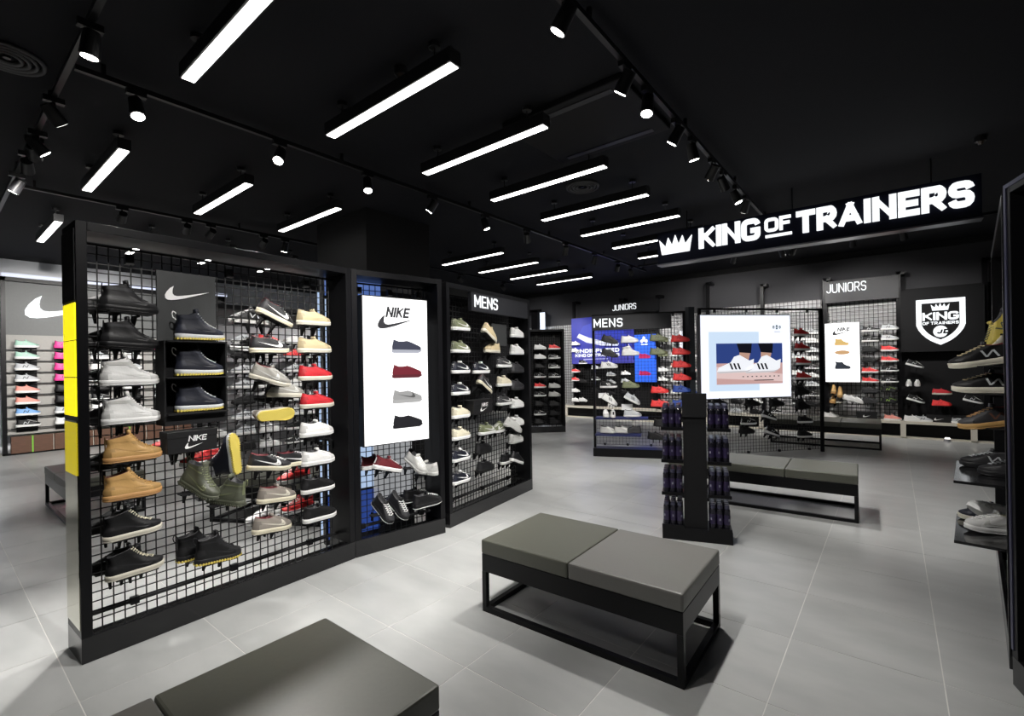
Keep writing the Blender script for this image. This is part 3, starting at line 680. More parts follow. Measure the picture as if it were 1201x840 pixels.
# the other face of rack 1, seen through the wires
far_n = {}
for k, (px, y, key) in enumerate([(118, 366, 'run_black'), (118, 408, 'run_black'), (122, 452, 'run_blackw'), (124, 496, 'run_black'), (128, 548, 'run_black'), (130, 620, 'run_black'), (135, 667, 'run_black'),
                                  (292, 380, 'run_blackw'), (294, 412, 'run_blackw'), (320, 470, 'run_black'), (375, 515, 'run_black'), (238, 545, 'run_redw'), (205, 528, 'run_redw'), (350, 600, 'run_redw'), (345, 565, 'run_redw'), (310, 612, 'run_white')]):
    p = R1.hit(px, y, .30)
    sec = 'first' if px < 150 else ('second' if px < 270 else ('third' if px < 340 else 'last')); far_n[sec] = far_n.get(sec, 0)+1
    shoe(key, p, R1.ang+PI, '%s behind the wires of the nearest rack, %s down behind its %s column' % (SHOES[key][2], ORD[far_n[sec]-1], sec), 'trainers on the far face of the nearest rack', False)
    inst('shoe_shelf', ARM_ME, r1, ((p-R1.a).dot(R1.d), .30, p.z), (0, 0, PI))

# ---- flat printed shoe for the backlit posters
def print_shoe(parent, x, z, L, y, cu, cs, ck, kind='low', flip=1):
    ly = LAY[kind]; s_ = L/.27
    up = [(l[2], l[0]) for l in ly]; hp = [(l[1], l[0]+(.010 if i == len(ly)-1 else 0)) for i, l in enumerate(ly)]
    poly = up+[(.10, ly[-1][0]-.006), (.06, ly[-1][0]-.006)]+hp[::-1]
    f = lambda pts: [(x+(.135+flip*(a-.135))*s_, z+b_*s_) for a, b_ in pts]
    b = MB(); b.prism(f(poly), y-.001, y); b.build('printed_upper', cu, parent)
    b = MB(); b.prism(f([(0, .004), (.02, 0), (.24, 0), (.268, .014), (.27, .026), (0, .028)]), y-.0012, y); b.build('printed_sole', cs, parent)
    if ck: b = MB(); b.prism(f([(.205-.165*p[0], .042+.125*p[1]) for p in SW]), y-.0018, y); b.build('printed_mark', ck, parent)
def pm(n, c, e=.8): return mat('backlit_'+n, c, .4, emit=e)
def lightbox(P, px0, px1, py0, py1, off, label, depth=.10, face=WHITE_E, pxm=None):
    a = P.hit(px0, py1, off); b = P.hit(px1, py1, off); tp = P.hit(px0, py0, off)
    wd = (b-a).dot(P.d); z0 = (a.z+b.z)/2; ht = (tp.z+P.hit(px1, py0+(0), off).z)/2-z0 if pxm is None else tp.z-z0
    t = thing('lightbox', label, 'lightbox', Vector((a.x, a.y, z0)), P.ang)
    bx('box_frame', BLACK, t, -.006, wd+.006, .003, depth, -.006, ht+.006); bx('lit_face', face, t, 0, wd, 0, .003, 0, ht)
    return t, wd, ht
# lightbox on rack 2
a = R2.hit(428, 523, 0); b = R2.hit(503, 515, 0); z0 = .5*(a.z+b.z); zt = .5*(R2.hit(428, 348, 0).z+R2.hit(501, 352, 0).z); wd = (b-a).dot(R2.d); ht = zt-z0
t = thing('lightbox', 'tall white lightbox with NIKE lettering and four printed trainers on the narrow rack', 'lightbox', Vector((a.x, a.y, z0)), R2.ang)
bx('box_frame', BLACK, t, -.008, wd+.008, .003, .14, -.008, ht+.008); bx('lit_face', WHITE_E, t, 0, wd, 0, .003, 0, ht)
dk = pm('charcoal', (.05, .05, .06), .3)
word('NIKE', t, dk, wd*.33, ht*.865, ht*.072, wd*.06, wd*.040, -.003, 0, joined='lettering', slant=.22, gap=.3, wt=.34, fit=wd*.36)
b_ = MB(); b_.prism([(wd*.21+wd*.58*x, ht*.79+wd*.56*z) for x, z in SW], -.003, 0); b_.build('swoosh_mark', dk, t)
for k, (cu, cs, ck) in enumerate([((.05, .055, .09), (.45, .47, .55), None), ((.20, .02, .035), (.13, .02, .03), None), ((.42, .42, .42), (.5, .5, .5), (.12, .12, .12)), ((.02, .02, .025), (.02, .02, .025), None)]):
    print_shoe(t, wd*.42, ht*(.62-.175*k), wd*.48, 0, pm('u%d' % k, cu, .6), pm('s%d' % k, cs, .6), pm('k%d' % k, ck, .6) if ck else None)
b_ = MB(); b_.box(-.02, wd+.02, .14, .155, .3, ht-.05); b_.build('mount_plate', BLACK, t)
G2 = 'trainers under the tall white lightbox'
place(R2, r2, 'low_maroon', 433, 474, 552, None, 'toe-down in front under the tall lightbox', off=.05, pitch=16, group=G2)
place(R2, r2, 'low_maroon', 422, 458, 549, None, 'behind its pair under the tall lightbox', off=.17, pitch=0, group=G2)
place(R2, r2, 'low_pale', 473, 499, 549, None, 'toe down to the aisle under the lightbox', off=.05, yaw=-72, pitch=28, group=G2, dz=.01)
place(R2, r2, 'low_pale', 487, 511, 556, None, 'heel to the aisle right of its pair under the lightbox', off=.10, yaw=112, group=G2)
place(R2, r2, 'run_navyl', 432, 463, 602, None, 'left of a pair pointing down to the aisle', off=.05, yaw=-72, pitch=36, group=G2)
place(R2, r2, 'run_navyl', 452, 478, 598, None, 'right of a pair pointing down to the aisle', off=.07, yaw=-70, pitch=36, group=G2)
place(R2, r2, 'hi_blk2', 478, 524, 593, None, 'in front at the lower right of the narrow rack', off=.03, pitch=-3, group=G2, scale=1.05)
place(R2, r2, 'hi_blk2', 470, 506, 587, None, 'behind its pair at the lower right of the narrow rack', off=.16, pitch=0, group=G2)
# backlit blue-white board standing behind racks 1 and 2
t = thing('backlit_board', 'tall blue-white lit board glowing behind the narrow rack', 'lightbox', R2.w(-.06, .42, 0), R2.ang)
bx('lit_face', mat('lit_blue_white', (.55, .72, 1), .4, emit=.75), t, 0, .40, -.004, 0, .42, 2.05); bx('lit_face_pale', mat('lit_pale_grey', (.8, .82, .85), .5, emit=.35), t, .40, .78, -.004, 0, .30, 1.9); bx('lit_top', mat('lit_blue', (.12, .22, .62), .4, emit=.6), t, 0, .5, -.004, 0, 2.08, 2.22)
bx('lit_foot', mat('lit_deep_blue', (.04, .1, .45), .4, emit=.5), t, 0, .45, -.004, 0, .04, .40); bx('board_frame', BLACK, t, -.02, .80, 0, .06, 0, 2.24)
bx('light_strip', mat('lit_blue_white', (.55, .72, 1), .4, emit=.75), t, -.06, -.045, -.004, 0, .1, 2.1)

# ---- rack 3
hd = thing('header_sign', 'dark header panel reading MENS on the third left rack', 'sign', (0, 0, 0), 0)
a = R3.hit(553, 370, .0); b = R3.hit(622, 376, 0); zt = R3.hit(553, 341, 0).z; zb = R3.hit(553, 364, 0).z; wd = (b-a).dot(R3.d)
hd.location = Vector((a.x, a.y, 0)); hd.rotation_euler = (0, 0, R3.ang)
wd = min(wd, R3.len-(a-R3.a).dot(R3.d)-.05)
bx('sign_board', mat('header_grey', (.012, .0125, .016), .5), hd, 0, wd, 0, .04, zb, zt)
word('MENS', hd, SIGN_E, .05, zb+(zt-zb)*.2, (zt-zb)*.62, .1, .034, -.008, 0, gap=1.4, wt=.14, fit=(R3.hit(583, 360, 0)-R3.hit(556, 360, 0)).dot(R3.d))
cols3 = [(530, 550, [('low_green', 388), ('low_green', 414), ('low_navy', 438), ('low_navy', 463), ('low_cream', 490), ('low_cream', 515), ('low_navy', 540), ('low_navy', 566)], 'first'),
         (598, 614, [('low_white', 396), ('low_white', 416), ('low_charcoal', 437), ('low_charcoal', 457), ('low_white', 478), ('low_white', 499)], 'last')]
for a_, b_, L_, nm in cols3:
    for k, (key, y) in enumerate(L_): place(R3, r3, key, a_, b_, y, None, '%s down in the %s column of the MENS rack' % (ORD[k], nm), off=.08, group='trainers on the left MENS rack')
GM = 'trainers on the left MENS rack'
place(R3, r3, 'low_beige', 556, 588, 396, None, 'tilted toe-down under the MENS letters', off=.04, pitch=30, group=GM)
place(R3, r3, 'low_beige', 561, 592, 414, None, 'toe to the left below the tilted beige one', off=.08, yaw=180, group=GM)
place(R3, r3, 'low_navy', 553, 575, 438, None, 'second column of the MENS rack, level', off=.08, group=GM)
place(R3, r3, 'low_bsw', 556, 578, 456, None, 'tilted toe-down in the second column of the MENS rack', off=.05, pitch=32, group=GM)
shoebox(R3, 556, 578, 470, 487, .03, 'small black shoe box in the middle of the MENS rack')
place(R3, r3, 'low_green', 555, 586, 509, None, 'lying level under the small black shoe box', off=.04, group=GM)
place(R3, r3, 'low_green', 574, 595, 507, None, 'behind its pair under the small black shoe box', off=.14, yaw=180, group=GM)
for k, (key, y) in enumerate([('low_blackwhite', 431), ('low_cream', 453), ('low_blackwhite', 475)]): place(R3, r3, key, 581, 601, y, None, '%s down in the third column of the MENS rack' % ORD[k], off=.08, group=GM)
place(R3, r3, 'low_pale', 588, 612, 504, None, 'toe-down on the right of the MENS rack', off=.05, pitch=26, yaw=-20, group=GM)
place(R3, r3, 'low_pale', 590, 619, 519, None, 'level on the lower right of the MENS rack', off=.06, group=GM)
place(R3, r3, 'low_bw', 586, 604, 543, None, 'left of a dark pair at the lower right of the MENS rack', off=.10, group=GM)
place(R3, r3, 'low_bw', 594, 616, 543, None, 'toe-down, right of a dark pair on the MENS rack', off=.04, pitch=20, group=GM)
place(R3, r3, 'low_black', 559, 579, 552, None, 'low in the second column of the MENS rack', off=.08, group=GM)
place(R3, r3, 'low_black', 557, 577, 531, None, 'below the olive pair of the MENS rack', off=.08, group=GM)
t = thing('graphic_card', 'small blank charcoal card high on the left MENS rack', 'card', R3.hit(577, 405, .12), R3.ang); bx('card_face', PANEL, t, 0, .30, 0, .01, -.0, .24)

# ------------------------------------------------------------------ benches
def bench(label, x, y, rz, L, D, split=.5, pale=(0, 1), H=.43):
    t = thing('bench', label, 'bench', (x, y, 0), rz)
    c0 = L*split
    for k, (a, b) in enumerate(((0, c0), (c0, L))):
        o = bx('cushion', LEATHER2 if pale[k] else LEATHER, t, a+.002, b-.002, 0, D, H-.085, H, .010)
    bx('apron', FRAME, t, .004, L-.004, .004, D-.004, H-.19, H-.085, .002)
    for x_ in (.004, L-.034):
        for y_ in (.004, D-.034): bx('leg', FRAME, t, x_, x_+.03, y_, y_+.03, .03, H-.19)
    for y_ in (.004, D-.034): bx('floor_rail', FRAME, t, .004, L-.004, y_, y_+.03, 0, .03)
    for x_ in (.004, L-.034): bx('end_rail', FRAME, t, x_, x_+.03, .034, D-.034, 0, .03)
    return t
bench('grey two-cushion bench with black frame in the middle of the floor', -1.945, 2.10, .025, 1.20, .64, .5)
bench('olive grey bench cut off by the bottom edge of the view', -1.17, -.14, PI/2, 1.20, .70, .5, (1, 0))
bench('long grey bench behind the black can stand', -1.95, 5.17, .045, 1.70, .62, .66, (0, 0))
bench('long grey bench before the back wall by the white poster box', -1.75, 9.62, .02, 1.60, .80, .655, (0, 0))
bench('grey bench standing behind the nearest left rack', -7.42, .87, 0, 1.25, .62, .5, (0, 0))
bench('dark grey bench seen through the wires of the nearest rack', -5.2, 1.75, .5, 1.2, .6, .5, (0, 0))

# ------------------------------------------------------------------ can stand
ang = math.atan2(.17, .51); st = thing('product_stand', 'black four-tier stand of shoe-care cans in the centre aisle', 'display stand', (-1.525, 3.885, 0), ang)
bx('stand_base', FRAME, st, 0, .54, 0, .25, 0, .10, .003)
bx('stand_column', MATTE, st, .175, .355, .03, .22, .10, 1.20, .002)
bx('header_board', MATTE, st, .170, .360, .01, .028, 1.02, 1.215)
CAN = MB(); CAN.cyl((0, 0, 0), (0, 0, .165), .0253, n=12); CAN.cyl((0, 0, .165), (0, 0, .175), .0253, .017, n=12)
CBAND = MB(); CBAND.cyl((0, 0, .05), (0, 0, .13), .0257, n=12, caps=False); CCAP = MB(); CCAP.cyl((0, 0, .175), (0, 0, .205), .021, .019, n=12)
can_me = CAN.mesh('can_body', [mat('can_black', (.018, .017, .026), .25, .4)]); band_me = CBAND.mesh('can_band', [mat('can_violet', (.022, .014, .05), .35, .2)]); cap_me = CCAP.mesh('can_cap', [mat('can_cap', (.05, .05, .085), .3)])
CL = MB(); CL.box(-.006, .006, -.0266, -.0258, .082, .100); clab = CL.mesh('can_emblem', [mat('can_print', (.2, .2, .25), .4)])
zt = [.105, .375, .645, .915]
for k, z in enumerate(zt):
    for s_, nm in ((0, 'left'), (1, 'right')):
        x0 = .0 if s_ == 0 else .36
        bx('tier_shelf', FRAME, st, x0, x0+.175, .0, .25, z-.008, z, .001)
        bx('tier_lip', FRAME, st, x0, x0+.175, -.004, .0, z-.008, z+.02)
        for i in range(3):
            for j in range(4):
                u = x0+.035+i*.052; v = .035+j*.058
                p = Vector((-1.525, 3.885, 0))+Matrix.Rotation(ang, 3, 'Z') @ Vector((u, v, z))
                c = thing('spray_can', 'black and violet spray can, %s side, %s tier up, %s row, %s from the left' % (nm, ORD[k], ['front', 'second', 'third', 'back'][j], ORD[i]), 'can', p, ang+.3*((i*7+j*3) % 5-2), 'spray cans %s %s' % (nm, ORD[k]))
                inst('can_body', can_me, c); inst('can_band', band_me, c); inst('can_cap', cap_me, c); inst('can_emblem', clab, c)

# ------------------------------------------------------------------ centre racks
CA = Plane((-3.78, 6.80), (-2.47, 7.347), depth=.06, mesh_at=.03); CB = Plane((-2.30, 7.455), (-.87, 9.08), depth=.06, mesh_at=.03)
def open_rack(P, label, H, base, hs=1):
    t = thing('display_rack', label, 'shoe rack', P.a, P.ang); L = P.len
    for x in (0, L-.04): bx('post', FRAME, t, x, x+.04, 0, .04, 0, H)
    bx('top_rail', FRAME, t, .04, L-.04, 0, .03, H-.03, H)
    wires('wire_grid', t, .05, L-.05, base+.05, H-.06, .02, .05, .0022)
    if base: bx('plinth', FRAME, t, 0, L, -.10, .14, 0, base, .002)
    for k in range(4): bx('clamp', BLACK, t, L*(k+.5)/4-.015, L*(k+.5)/4+.015, -.005, .025, base+.04, base+.075); bx('clamp', BLACK, t, L*(k+.5)/4-.015, L*(k+.5)/4+.015, -.005, .025, H-.07, H-.03)
    return t
ca = open_rack(CA, 'open wire rack under the MENS header in the middle distance', 2.26, .13)
cb = open_rack(CB, 'open wire rack carrying the large white poster lightbox', 2.30, .0)
t = thing('rack_post', 'thick dark post joining the two open wire racks', 'post', (-2.42, 7.35, 0), CB.ang)
bx('post_body', mat('post_slate', (.03, .036, .042), .5), t, 0, .10, 0, .10, .0, 2.32); bx('post_plate', BLACK, t, -.01, .11, -.01, 0, 1.2, 1.32)
# header
a = CA.hit(694, 380, -.04); b = CA.hit(787, 380, -.04); zt_ = CA.hit(694, 371, -.04).z; zb_ = CA.hit(694, 388, -.04).z; wd = (b-a).dot(CA.d)
t = thing('header_sign', 'dark header panel reading MENS on the open wire rack', 'sign', Vector((a.x, a.y, 0)), CA.ang)
bx('sign_board', mat('header_grey', (.012, .0125, .016), .5), t, 0, wd, 0, .03, zb_, zt_)
word('MENS', t, SIGN_E, .03, zb_+(zt_-zb_)*.2, (zt_-zb_)*.6, .1, .034, -.008, 0, gap=1.0, wt=.19, fit=(CA.hit(731, 380, 0)-CA.hit(697, 380, 0)).dot(CA.d))
GA = 'trainers on the open MENS rack'
def prow(P, rk, grp, lst, where, off=-.08, arm=True):
    seen = {}
    for it in lst:
        key, a, b, y = it[:4]; kw = it[4] if len(it) > 4 else {}
        p = P.hit((a+b)/2, y, off); kw = dict(kw); w_ = kw.pop('w', None)
        lab = w_ or 'pos %d cm along and %d cm up' % (0, 0)
        place(P, rk, key, a, b, y, None, '%s %s' % (w_, where), off=off, arm=arm, detail=False, group=grp, **kw)
prow(CA, ca, GA, [
 ('low_charcoal', 706, 723, 402, dict(pitch=14, w='top left')), ('low_charcoal', 706, 723, 418, dict(pitch=14, w='second row left')),
 ('low_white', 728, 749, 402, dict(w='top row second')), ('hi_white', 728, 751, 417, dict(w='second row under the low white one')),
 ('run_olive', 763, 782, 400, dict(w='top row third')), ('run_olive', 763, 782, 416, dict(w='second row third')),
 ('run_red', 787, 809, 401, dict(w='top of the red column')), ('run_red', 788, 810, 416, dict(w='second of the red column')), ('run_red', 788, 811, 431, dict(w='third of the red column')), ('run_red', 789, 811, 446, dict(w='fourth of the red column')),
 ('super_white', 702, 727, 432, dict(w='upper left')), ('super_black', 704, 724, 455, dict(w='left, above the tilted pair')), ('run_olive', 729, 751, 455, dict(w='right of the black striped one')),
 ('run_red', 763, 785, 461, dict(w='upper of two beside the blue ones')), ('run_red', 763, 785, 477, dict(w='lower of two beside the blue ones')),
 ('run_blue', 789, 810, 460, dict(w='upper right corner of the low rows')), ('run_blue', 788, 809, 477, dict(w='lower right corner of the low rows')),
 ('super_white', 703, 725, 472, dict(pitch=30, w='tilted, lower left')), ('super_grey', 730, 751, 471, dict(pitch=28, w='tilted, right of the tilted white one')),
 ('run_black', 768, 786, 500, dict(w='above the can stand')), ('run_black', 760, 780, 515, dict(w='left of the can stand')),
], 'on the open MENS rack')
def shelf_thing(P, px0, px1, py, off, label, m, D=.2):
    a = P.hit(px0, py, off); b = P.hit(px1, py, off); t = thing('shelf', label, 'shelf', a, P.ang); wd = (b-a).dot(P.d)
    bx('shelf_board', m, t, 0, wd, -D/2, D/2+.04, -.018, -.002); bx('shelf_lip', m, t, 0, wd, -D/2-.004, -D/2, -.03, .0)
NVY = mat('shelf_navy', (.02, .025, .09), .35)
shelf_thing(CA, 699, 760, 489, -.10, 'upper navy display shelf on the open MENS rack', NVY); shelf_thing(CA, 699, 752, 508, -.10, 'lower navy display shelf on the open MENS rack', NVY)
prow(CA, ca, 'trainers on the navy shelves', [
 ('low_white', 705, 716, 489, dict(yaw=-80, w='toe to the aisle, left end')), ('super_white', 713, 724, 489, dict(yaw=100, w='heel to the aisle, second')), ('super_pat', 731, 753, 489, dict(w='right end')),
], 'on the upper navy shelf', off=-.11, arm=False)
prow(CA, ca, 'trainers on the navy shelves', [
 ('low_pale', 703, 723, 508, dict(yaw=-20, w='first from the left')), ('low_pale', 719, 742, 508, dict(w='second from the left')), ('low_charcoal', 734, 750, 508, dict(yaw=180, w='third from the left')),
], 'on the lower navy shelf', off=-.11, arm=False)
for k, (x0, x1, y0, y1) in enumerate([(702, 714, 461, 467), (729, 742, 474, 481)]):
    a = CA.hit(x0, y1, -.03); t = thing('price_card', 'small white card %s on the open MENS rack' % ('behind the tilted striped shoe' if k == 0 else 'under the tilted grey shoe'), 'card', a, CA.ang)
    bx('card_face', mat('card_white', (.85, .86, .86), .5), t, 0, (CA.hit(x1, y1, -.03)-a).dot(CA.d), 0, .004, 0, CA.hit(x0, y0, -.03).z-a.z)
# the large lightbox with the printed photograph
a = CB.hit(823, 466, -.10); b = CB.hit(928, 467, -.10); z0 = (a.z+b.z)/2; ztp = (CB.hit(823, 373, -.10).z+CB.hit(926, 367, -.10).z)/2; wd = (b-a).dot(CB.d); ht = ztp-z0
t = thing('lightbox', 'large white lightbox with a printed photograph of white striped trainers', 'lightbox', Vector((a.x, a.y, z0)), CB.ang)
bx('box_frame', mat('frame_silver', (.5, .5, .55), .3, .8), t, -.01, wd+.01, .003, .09, -.01, ht+.01); bx('lit_face', mat('lit_cool', (.86, .9, 1), .4, emit=1.15), t, 0, wd, 0, .003, 0, ht)
def pr(name, m, poly, y=.0, th=.001): b = MB(); b.prism([(wd*p[0], ht*p[1]) for p in poly], y-th, y); return b.build(name, m, t)
R4 = lambda x0, z0, x1, z1: [(x0, z0), (x1, z0), (x1, z1), (x0, z1)]
pr('printed_backdrop', pm('ice', (.62, .76, .93), 1.0), R4(.085, .085, .64, .80))
pr('printed_sky', pm('navy', (.03, .06, .24), .9), R4(.165, .42, .905, .66), -.001)
pr('printed_floor', pm('rose', (.62, .38, .36), .9), R4(.165, .165, .905, .42), -.001)
pr('printed_floor_stripe', pm('rose_light', (.8, .6, .58), .9), [(.165, .24), (.905, .19), (.905, .28), (.165, .38)], -.002)
for x in (.39, .63): 
    pr('printed_leg', pm('trouser', (.012, .012, .02), .5), [(x, .66), (x+.17, .66), (x+.16, .54), (x+.03, .55)], -.002)
    pr('printed_ankle', pm('skin', (.55, .33, .25), .9), [(x+.03, .55), (x+.15, .54), (x+.13, .45), (x+.03, .47)], -.0022)
for x, z in ((.17, .30), (.475, .295)):
    pr('printed_shoe', pm('shoe_white', (.88, .9, .95), 1.0), [(x, z+.02), (x+.02, z), (x+.33, z+.01), (x+.40, z+.06), (x+.41, z+.17), (x+.36, z+.15), (x+.25, z+.22), (x+.19, z+.20), (x+.15, z+.13), (x+.02, z+.07)], -.0032)
    for k in range(3): pr('printed_stripe', pm('ink', (.01, .01, .015), .3), [(x+.16+k*.042, z+.045), (x+.18+k*.042, z+.045), (x+.155+k*.042, z+.12), (x+.135+k*.042, z+.12)], -.0042)
    pr('printed_shoe_sole', pm('sole_line', (.62, .6, .62), .9), [(x, z+.02), (x+.02, z), (x+.33, z+.01), (x+.40, z+.05), (x+.33, z+.03), (x+.02, z+.022)], -.0042)
for k in range(9): pr('printed_caption', pm('ink', (.01, .01, .015), .3), R4(.45+k*.05, .25, .465+k*.05, .262), -.004)
pr('printed_caption', pm('ink', (.01, .01, .015), .3), R4(.58, .205, .80, .215), -.004)
tf = pm('ink_teal', (.05, .13, .16), .5)
for cx, an in ((.845, 90), (.815, 135), (.875, 45)):
    l = [(math.cos(math.radians(a_))*.018, math.sin(math.radians(a_))*.032) for a_ in range(0, 360, 30)]
    pr('trefoil_leaf', tf, [(cx+math.cos(math.radians(an))*.008+p[0]*.75, .855+p[1]*(.9 if an == 90 else .6)) for p in l], -.002)
for k in range(2): pr('trefoil_bar', pm('paper', (.9, .93, 1), 1.1), R4(.80, .845+k*.014, .89, .849+k*.014), -.003)
pr('printed_caption', pm('grey_ink', (.5, .52, .58), .8), R4(.815, .795, .885, .803), -.002)
prow(CB, cb, 'trainers on the open rack beside the large lightbox', [
 ('run_redw', 930, 950, 394, dict(w='top of the column')), ('run_redw', 930, 952, 411, dict(w='second of the column')), ('run_redw', 931, 954, 428, dict(w='third of the column')), ('run_redw', 931, 955, 445, dict(w='fourth of the column')),
 ('hi_black', 930, 952, 462, dict(w='fifth of the column')), ('hi_black', 930, 953, 479, dict(w='sixth of the column')), ('low_bw', 932, 957, 496, dict(w='seventh of the column')), ('low_bw', 930, 958, 513, dict(w='bottom of the column')),
], 'right of the large lightbox')
prow(CB, cb, 'trainers under the large lightbox', [
 ('run_blackw', 867, 889, 498, dict(w='first from the left, level')), ('run_blackw', 889, 914, 491, dict(pitch=18, w='upper tilted')), ('run_blackw', 893, 917, 510, dict(pitch=20, w='lower tilted')),
 ('run_black', 836, 852, 476, dict(w='hanging upper left')), ('run_black', 875, 890, 476, dict(w='hanging upper middle')), ('run_black', 902, 920, 476, dict(w='hanging upper right')), ('run_black', 866, 886, 508, dict(w='lowest left')),
], 'under the large lightbox')

# ------------------------------------------------------------------ far rack behind the left MENS rack
FR = Plane((-6.42, 8.01), (-5.57, 8.79)); fr = rack(FR, 'distant black rack at the far end of the left racks', back=MATTE)
L1 = ['low_white', 'low_white', 'run_black', 'run_blackw', 'run_redw', 'run_blackw', 'run_black', 'run_blackw', 'run_black']; L2 = ['run_redw', 'low_blackwhite', 'low_blackwhite', 'run_blackw', 'low_pale', 'low_pale', 'low_black', 'run_black', 'hi_black']
for k, y in enumerate((411, 422, 433, 444, 456, 466, 477, 488, 498)):
    for a_, L_, nm in ((624, L1, 'left'), (641, L2, 'right')):
        place(FR, fr, L_[k], a_, a_+19, y-1, None, '%s down in the %s column of the distant rack' % (ORD[k], nm), off=.06, detail=False, group='trainers on the distant rack')

# ------------------------------------------------------------------ back wall display
BW = Plane((-9.2, 11.52), (1.9, 11.52), depth=.2); BX = lambda px: BW.hit(px, 430, 0).x
bwt = thing('wall_display', 'long wire-grid shoe display covering the back wall', 'shoe display', (0, 11.52, 0), 0)
SLAT = mat('back_board_grey', (.48, .48, .49), .6, var=.1, scale=3)
GX = [-8.7, BX(671), BX(745), BX(771), BX(829), BX(965), BX(1056), 1.75]; ztops = [2.60, 2.62, 2.62, 2.65, 2.72, 2.95, 2.78]
for i, (a, b) in enumerate(zip(GX, GX[1:])):
    dark = i in (1, 2, 6)
    o = bx('bay_panel', MATTE if dark else SLAT, bwt, a+.01, b-.01, .14, .16, .32, ztops[i])
    if i != 6: wires('wire_grid', bwt, a+.02, b-.02, .36, ztops[i], .08, .075, .005)
for px, py in ((672, 354), (727, 350), (770, 346), (829, 331), (893, 333), (967, 326), (1053, 318), (1155, 302)):
    q = BW.hit(px, py, 0); bx('upright', FRAME, bwt, q.x-.035, q.x+.035, .02, .08, .32, q.z); bx('upright_bracket', FRAME, bwt, q.x-.03, q.x+.10, .02, .26, q.z-.06, q.z)
# low display ledge
ld = thing('display_ledge', 'long low cream display ledge along the foot of the back wall', 'bench', (0, 11.36, 0), 0)
bx('ledge_top', CREAM, ld, -8.9, 1.9, 0, .30, .27, .315); bx('ledge_foot', CREAM, ld, -8.9, 1.9, .04, .10, 0, .03); bx('ledge_back', MATTE, ld, -8.9, 1.9, .2, .22, .03, .27)
for px in (666, 745, 829, 893, 965, 1058, 1140): x = BX(px); bx('ledge_leg', CREAM, ld, x-.04, x+.04, .01, .06, .03, .27)
def juniors(px0, px1, pyt, pyb, tx0, tx1, label):
    a = BW.hit(px0, pyb, -.03); b = BW.hit(px1, pyb, -.03); z1 = BW.hit(px0, pyt, -.03).z; z0 = a.z
    t = thing('header_sign', label, 'sign', Vector((a.x, a.y, 0)), 0); wd = b.x-a.x; h = z1-z0
    bx('sign_board', mat('header_grey', (.012, .0125, .016), .5), t, 0, wd, 0, .04, z0, z1); bx('sign_bracket', FRAME, t, wd*.45, wd*.55, .04, .1, z0+.05, z1-.05)
    word('JUNIORS', t, SIGN_E, BW.hit(tx0, pyb, 0).x-a.x, z0+h*.3, h*.52, .1, h*.13, -.01, 0, gap=1.1, wt=.16, fit=BW.hit(tx1, pyb, 0).x-BW.hit(tx0, pyb, 0).x)
juniors(716, 773, 356, 369, 719, 747, 'small dark sign reading JUNIORS above the open MENS rack')
a = BW.hit(968, 356, -.03); b = BW.hit(1054, 352, -.03); z1 = BW.hit(968, 331, -.03).z; z0 = a.z
t = thing('header_sign', 'larger dark sign reading JUNIORS left of the lit shield', 'sign', Vector((a.x, a.y, 0)), 0)
bx('sign_board', mat('header_grey', (.012, .0125, .016), .5), t, 0, b.x-a.x, 0, .04, z0, z1); bx('sign_bracket', FRAME, t, .5, .6, .04, .1, z0+.05, z1-.05)
word('JUNIORS', t, SIGN_E, .02, z0+(z1-z0)*.46, (z1-z0)*.42, .1, .052, -.01, 0, gap=1.0, wt=.18, fit=BW.hit(1017, 345, 0).x-BW.hit(970, 345, 0).x)
# shield
a = BW.hit(1057, 412, -.04); b = BW.hit(1156, 412, -.04); z0 = a.z; z1 = BW.hit(1100, 341, -.04).z
t = thing('shield_sign', 'black panel with white lit shield reading KING OF TRAINERS JD', 'sign', Vector((a.x, a.y, 0)), 0); wd = b.x-a.x
bx('sign_panel', MATTE, t, 0, wd, 0, .06, z0-.02, z1+.05)
pxx = lambda x: BW.hit(x, 375, -.04).x-a.x; pzz = lambda y, x=1103: BW.hit(x, y, -.04).z
def shield(x0, x1, zt, zm, zb):
    cx = (x0+x1)/2; r = [(x0, zt), (x1, zt), (x1, zm)]
    for k in range(1, 6): s_ = k/6; r.append((x1+(cx-x1)*s_**1.35, zm+(zb-zm)*(1-(1-s_)**1.5)*.96))
    r.append((cx, zb))
    for p in reversed(r[2:-1]): r.append((2*cx-p[0], p[1]))
    return r
X0, X1, ZT, ZM, ZB = pxx(1074.5), pxx(1132.5), pzz(350.5), pzz(381), pzz(404.5)
out_ = shield(X0, X1, ZT, ZM, ZB); g_ = .075; inn = shield(X0+g_, X1-g_, ZT-g_*.9, ZM+.01, ZB+g_*1.25); n = len(out_)
b = MB(); vs = [(p[0], -.02, p[1]) for p in out_]+[(p[0], -.02, p[1]) for p in inn]+[(p[0], 0, p[1]) for p in out_]+[(p[0], 0, p[1]) for p in inn]
fs = []
for i in range(n): j = (i+1) % n; fs += [(i, j, j+n, i+n), (i, i+2*n, j+2*n, j), (i+n, j+n, j+3*n, i+3*n)]
b.add(vs, fs); b.build('shield_outline', SIGN_E, t)
cxs = (X0+X1)/2; Wd = X1-X0
crown(cxs-Wd*.19, pzz(364), Wd*.38, pzz(355.5)-pzz(364), -.02, 0).build('crown_mark', SIGN_E, t)
word('KING', t, SIGN_E, cxs-Wd*.37, pzz(375.5), pzz(366)-pzz(375.5), .1, .062, -.02, 0, gap=.3, wt=.28, fit=Wd*.74)
word('OF TRAINERS', t, SIGN_E, cxs-Wd*.37, pzz(380.5), pzz(377)-pzz(380.5), .05, .02, -.02, 0, gap=.6, wt=.24, fit=Wd*.74, joined='small_lettering')
